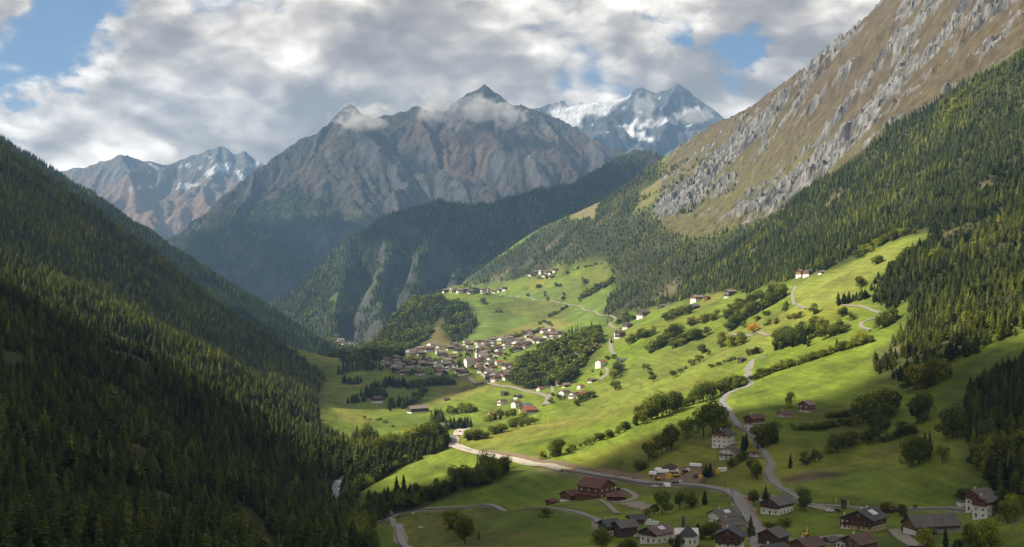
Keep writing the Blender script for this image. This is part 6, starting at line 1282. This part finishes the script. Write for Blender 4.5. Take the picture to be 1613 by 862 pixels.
M_NET = plain('grey_netting', (0.13, 0.16, 0.17), 0.8, 0.2); HIGH = box_mesh('post', [(-.06, .06, -.06, .06, -.6, 4.2)], M_GREYW)
fence([(1592,834),(1600,828),(1613,822)], 'tall grey net fence on the mound in the lower right corner', None, 2.0, 4, postmesh=HIGH, rails=3)
def pole(px_, py_, h, label):
    x, y, z = GF.hit(px_, py_); e = empty('utility_pole', (x, y, z)); tag(e, label, 'pole'); V, Fc = lathe([(.16, -1), (.11, h)], 6); link('shaft', poly_mesh('shaft', V, Fc, [M_POLE]), e); link('crossarm', box_mesh('crossarm', [(-.9, .9, -.07, .07, h - .8, h - .62)], M_POLE), e)
for a in ((859,668,10,'thin power pole on the bright meadow, leftmost of three'),(875,676,11,'thin power pole on the bright meadow, middle of three'),(893,683,11,'thin power pole on the bright meadow, rightmost of three'),(977,732,9,'power pole on the meadow above the road works'),(1152,791,9,'tall dark pole at the road junction, left of two'),(1155,793,9,'tall dark pole at the road junction, right of two'),(1142,772,6,'slim pole beside the road before the junction'),(1212,640,8,'thin pole beside the sunny lane')): pole(*a)

# ------------------------------------------------------------------ cows on the meadows
M_COWW = plain('pale_hide', (0.52, 0.48, 0.42), 0.9, 0.1, 0.3, 2.0); M_COWB = plain('brown_hide', (0.20, 0.10, 0.05), 0.9, 0.1, 0.3, 2.0)
def cow_mesh(mat):
    V, Fc = [], []; k = 8; rings = [(-1.05, .98, .05, .08), (-1.0, 1.0, .26, .30), (-.5, .95, .34, .40), (.1, .92, .36, .42), (.6, .98, .32, .42), (.9, 1.08, .20, .28), (1.15, 1.05, .15, .20), (1.35, .80, .13, .17), (1.6, .55, .08, .10), (1.66, .50, .02, .02)]
    for x_, z_, ry, rz_ in rings: V += [(x_, ry * math.cos(6.283 * i / k), z_ + rz_ * math.sin(6.283 * i / k)) for i in range(k)]
    for j in range(len(rings) - 1):
        for i in range(k): Fc.append((j * k + i, j * k + (i + 1) % k, (j + 1) * k + (i + 1) % k, (j + 1) * k + i))
    for (x_, y_) in ((-.85, .18), (-.85, -.18), (.62, .18), (.62, -.18)):
        b = len(V); segs = [(x_, .85, .15), (x_ + (.06 if x_ < 0 else 0), .48, .08), (x_ - (.05 if x_ < 0 else 0), .40, .07), (x_, .0, .065)]
        for xx, zz, r_ in segs: V += [(xx + r_ * math.cos(1.571 * i), y_ + r_ * .8 * math.sin(1.571 * i), zz) for i in range(4)]
        for j in range(3):
            for i in range(4): Fc.append((b + j * 4 + i, b + j * 4 + (i + 1) % 4, b + (j + 1) * 4 + (i + 1) % 4, b + (j + 1) * 4 + i))
    for s in (-1, 1): b = len(V); V += [(1.25, s * .1, 1.0), (1.32, s * .12, .9), (1.22, s * .34, .98)]; Fc.append((b, b + 1, b + 2))
    b = len(V); V += [(-1.05, .03, 1.1), (-1.05, -.03, 1.1), (-1.15, 0, .4)]; Fc.append((b, b + 1, b + 2))
    return poly_mesh('cow', V, Fc, [mat], smooth=True)
CW, CB = cow_mesh(M_COWW), cow_mesh(M_COWB)
for px_, py_, me_, rz, lb in ((650,811,CW,20,'pale cow grazing beside the lower lane'),(663,834,CW,160,'pale cow grazing in the middle of the olive meadow'),(676,812,CB,10,'brown cow grazing on the olive meadow below the lane'),(755,726,CB,30,'brown cow on the bright meadow below the gravel road'),(652,737,CW,200,'pale cow on the bright meadow above the stream'),(699,808,CB,60,'dark cow near the tree group on the olive meadow')):
    x, y, z = GF.hit(px_, py_); o = link('cow', me_); o.location = (x, y, z); o.rotation_euler = (0, 0, R(rz)); o.scale = (1.25,) * 3; tag(o, lb, 'cow')
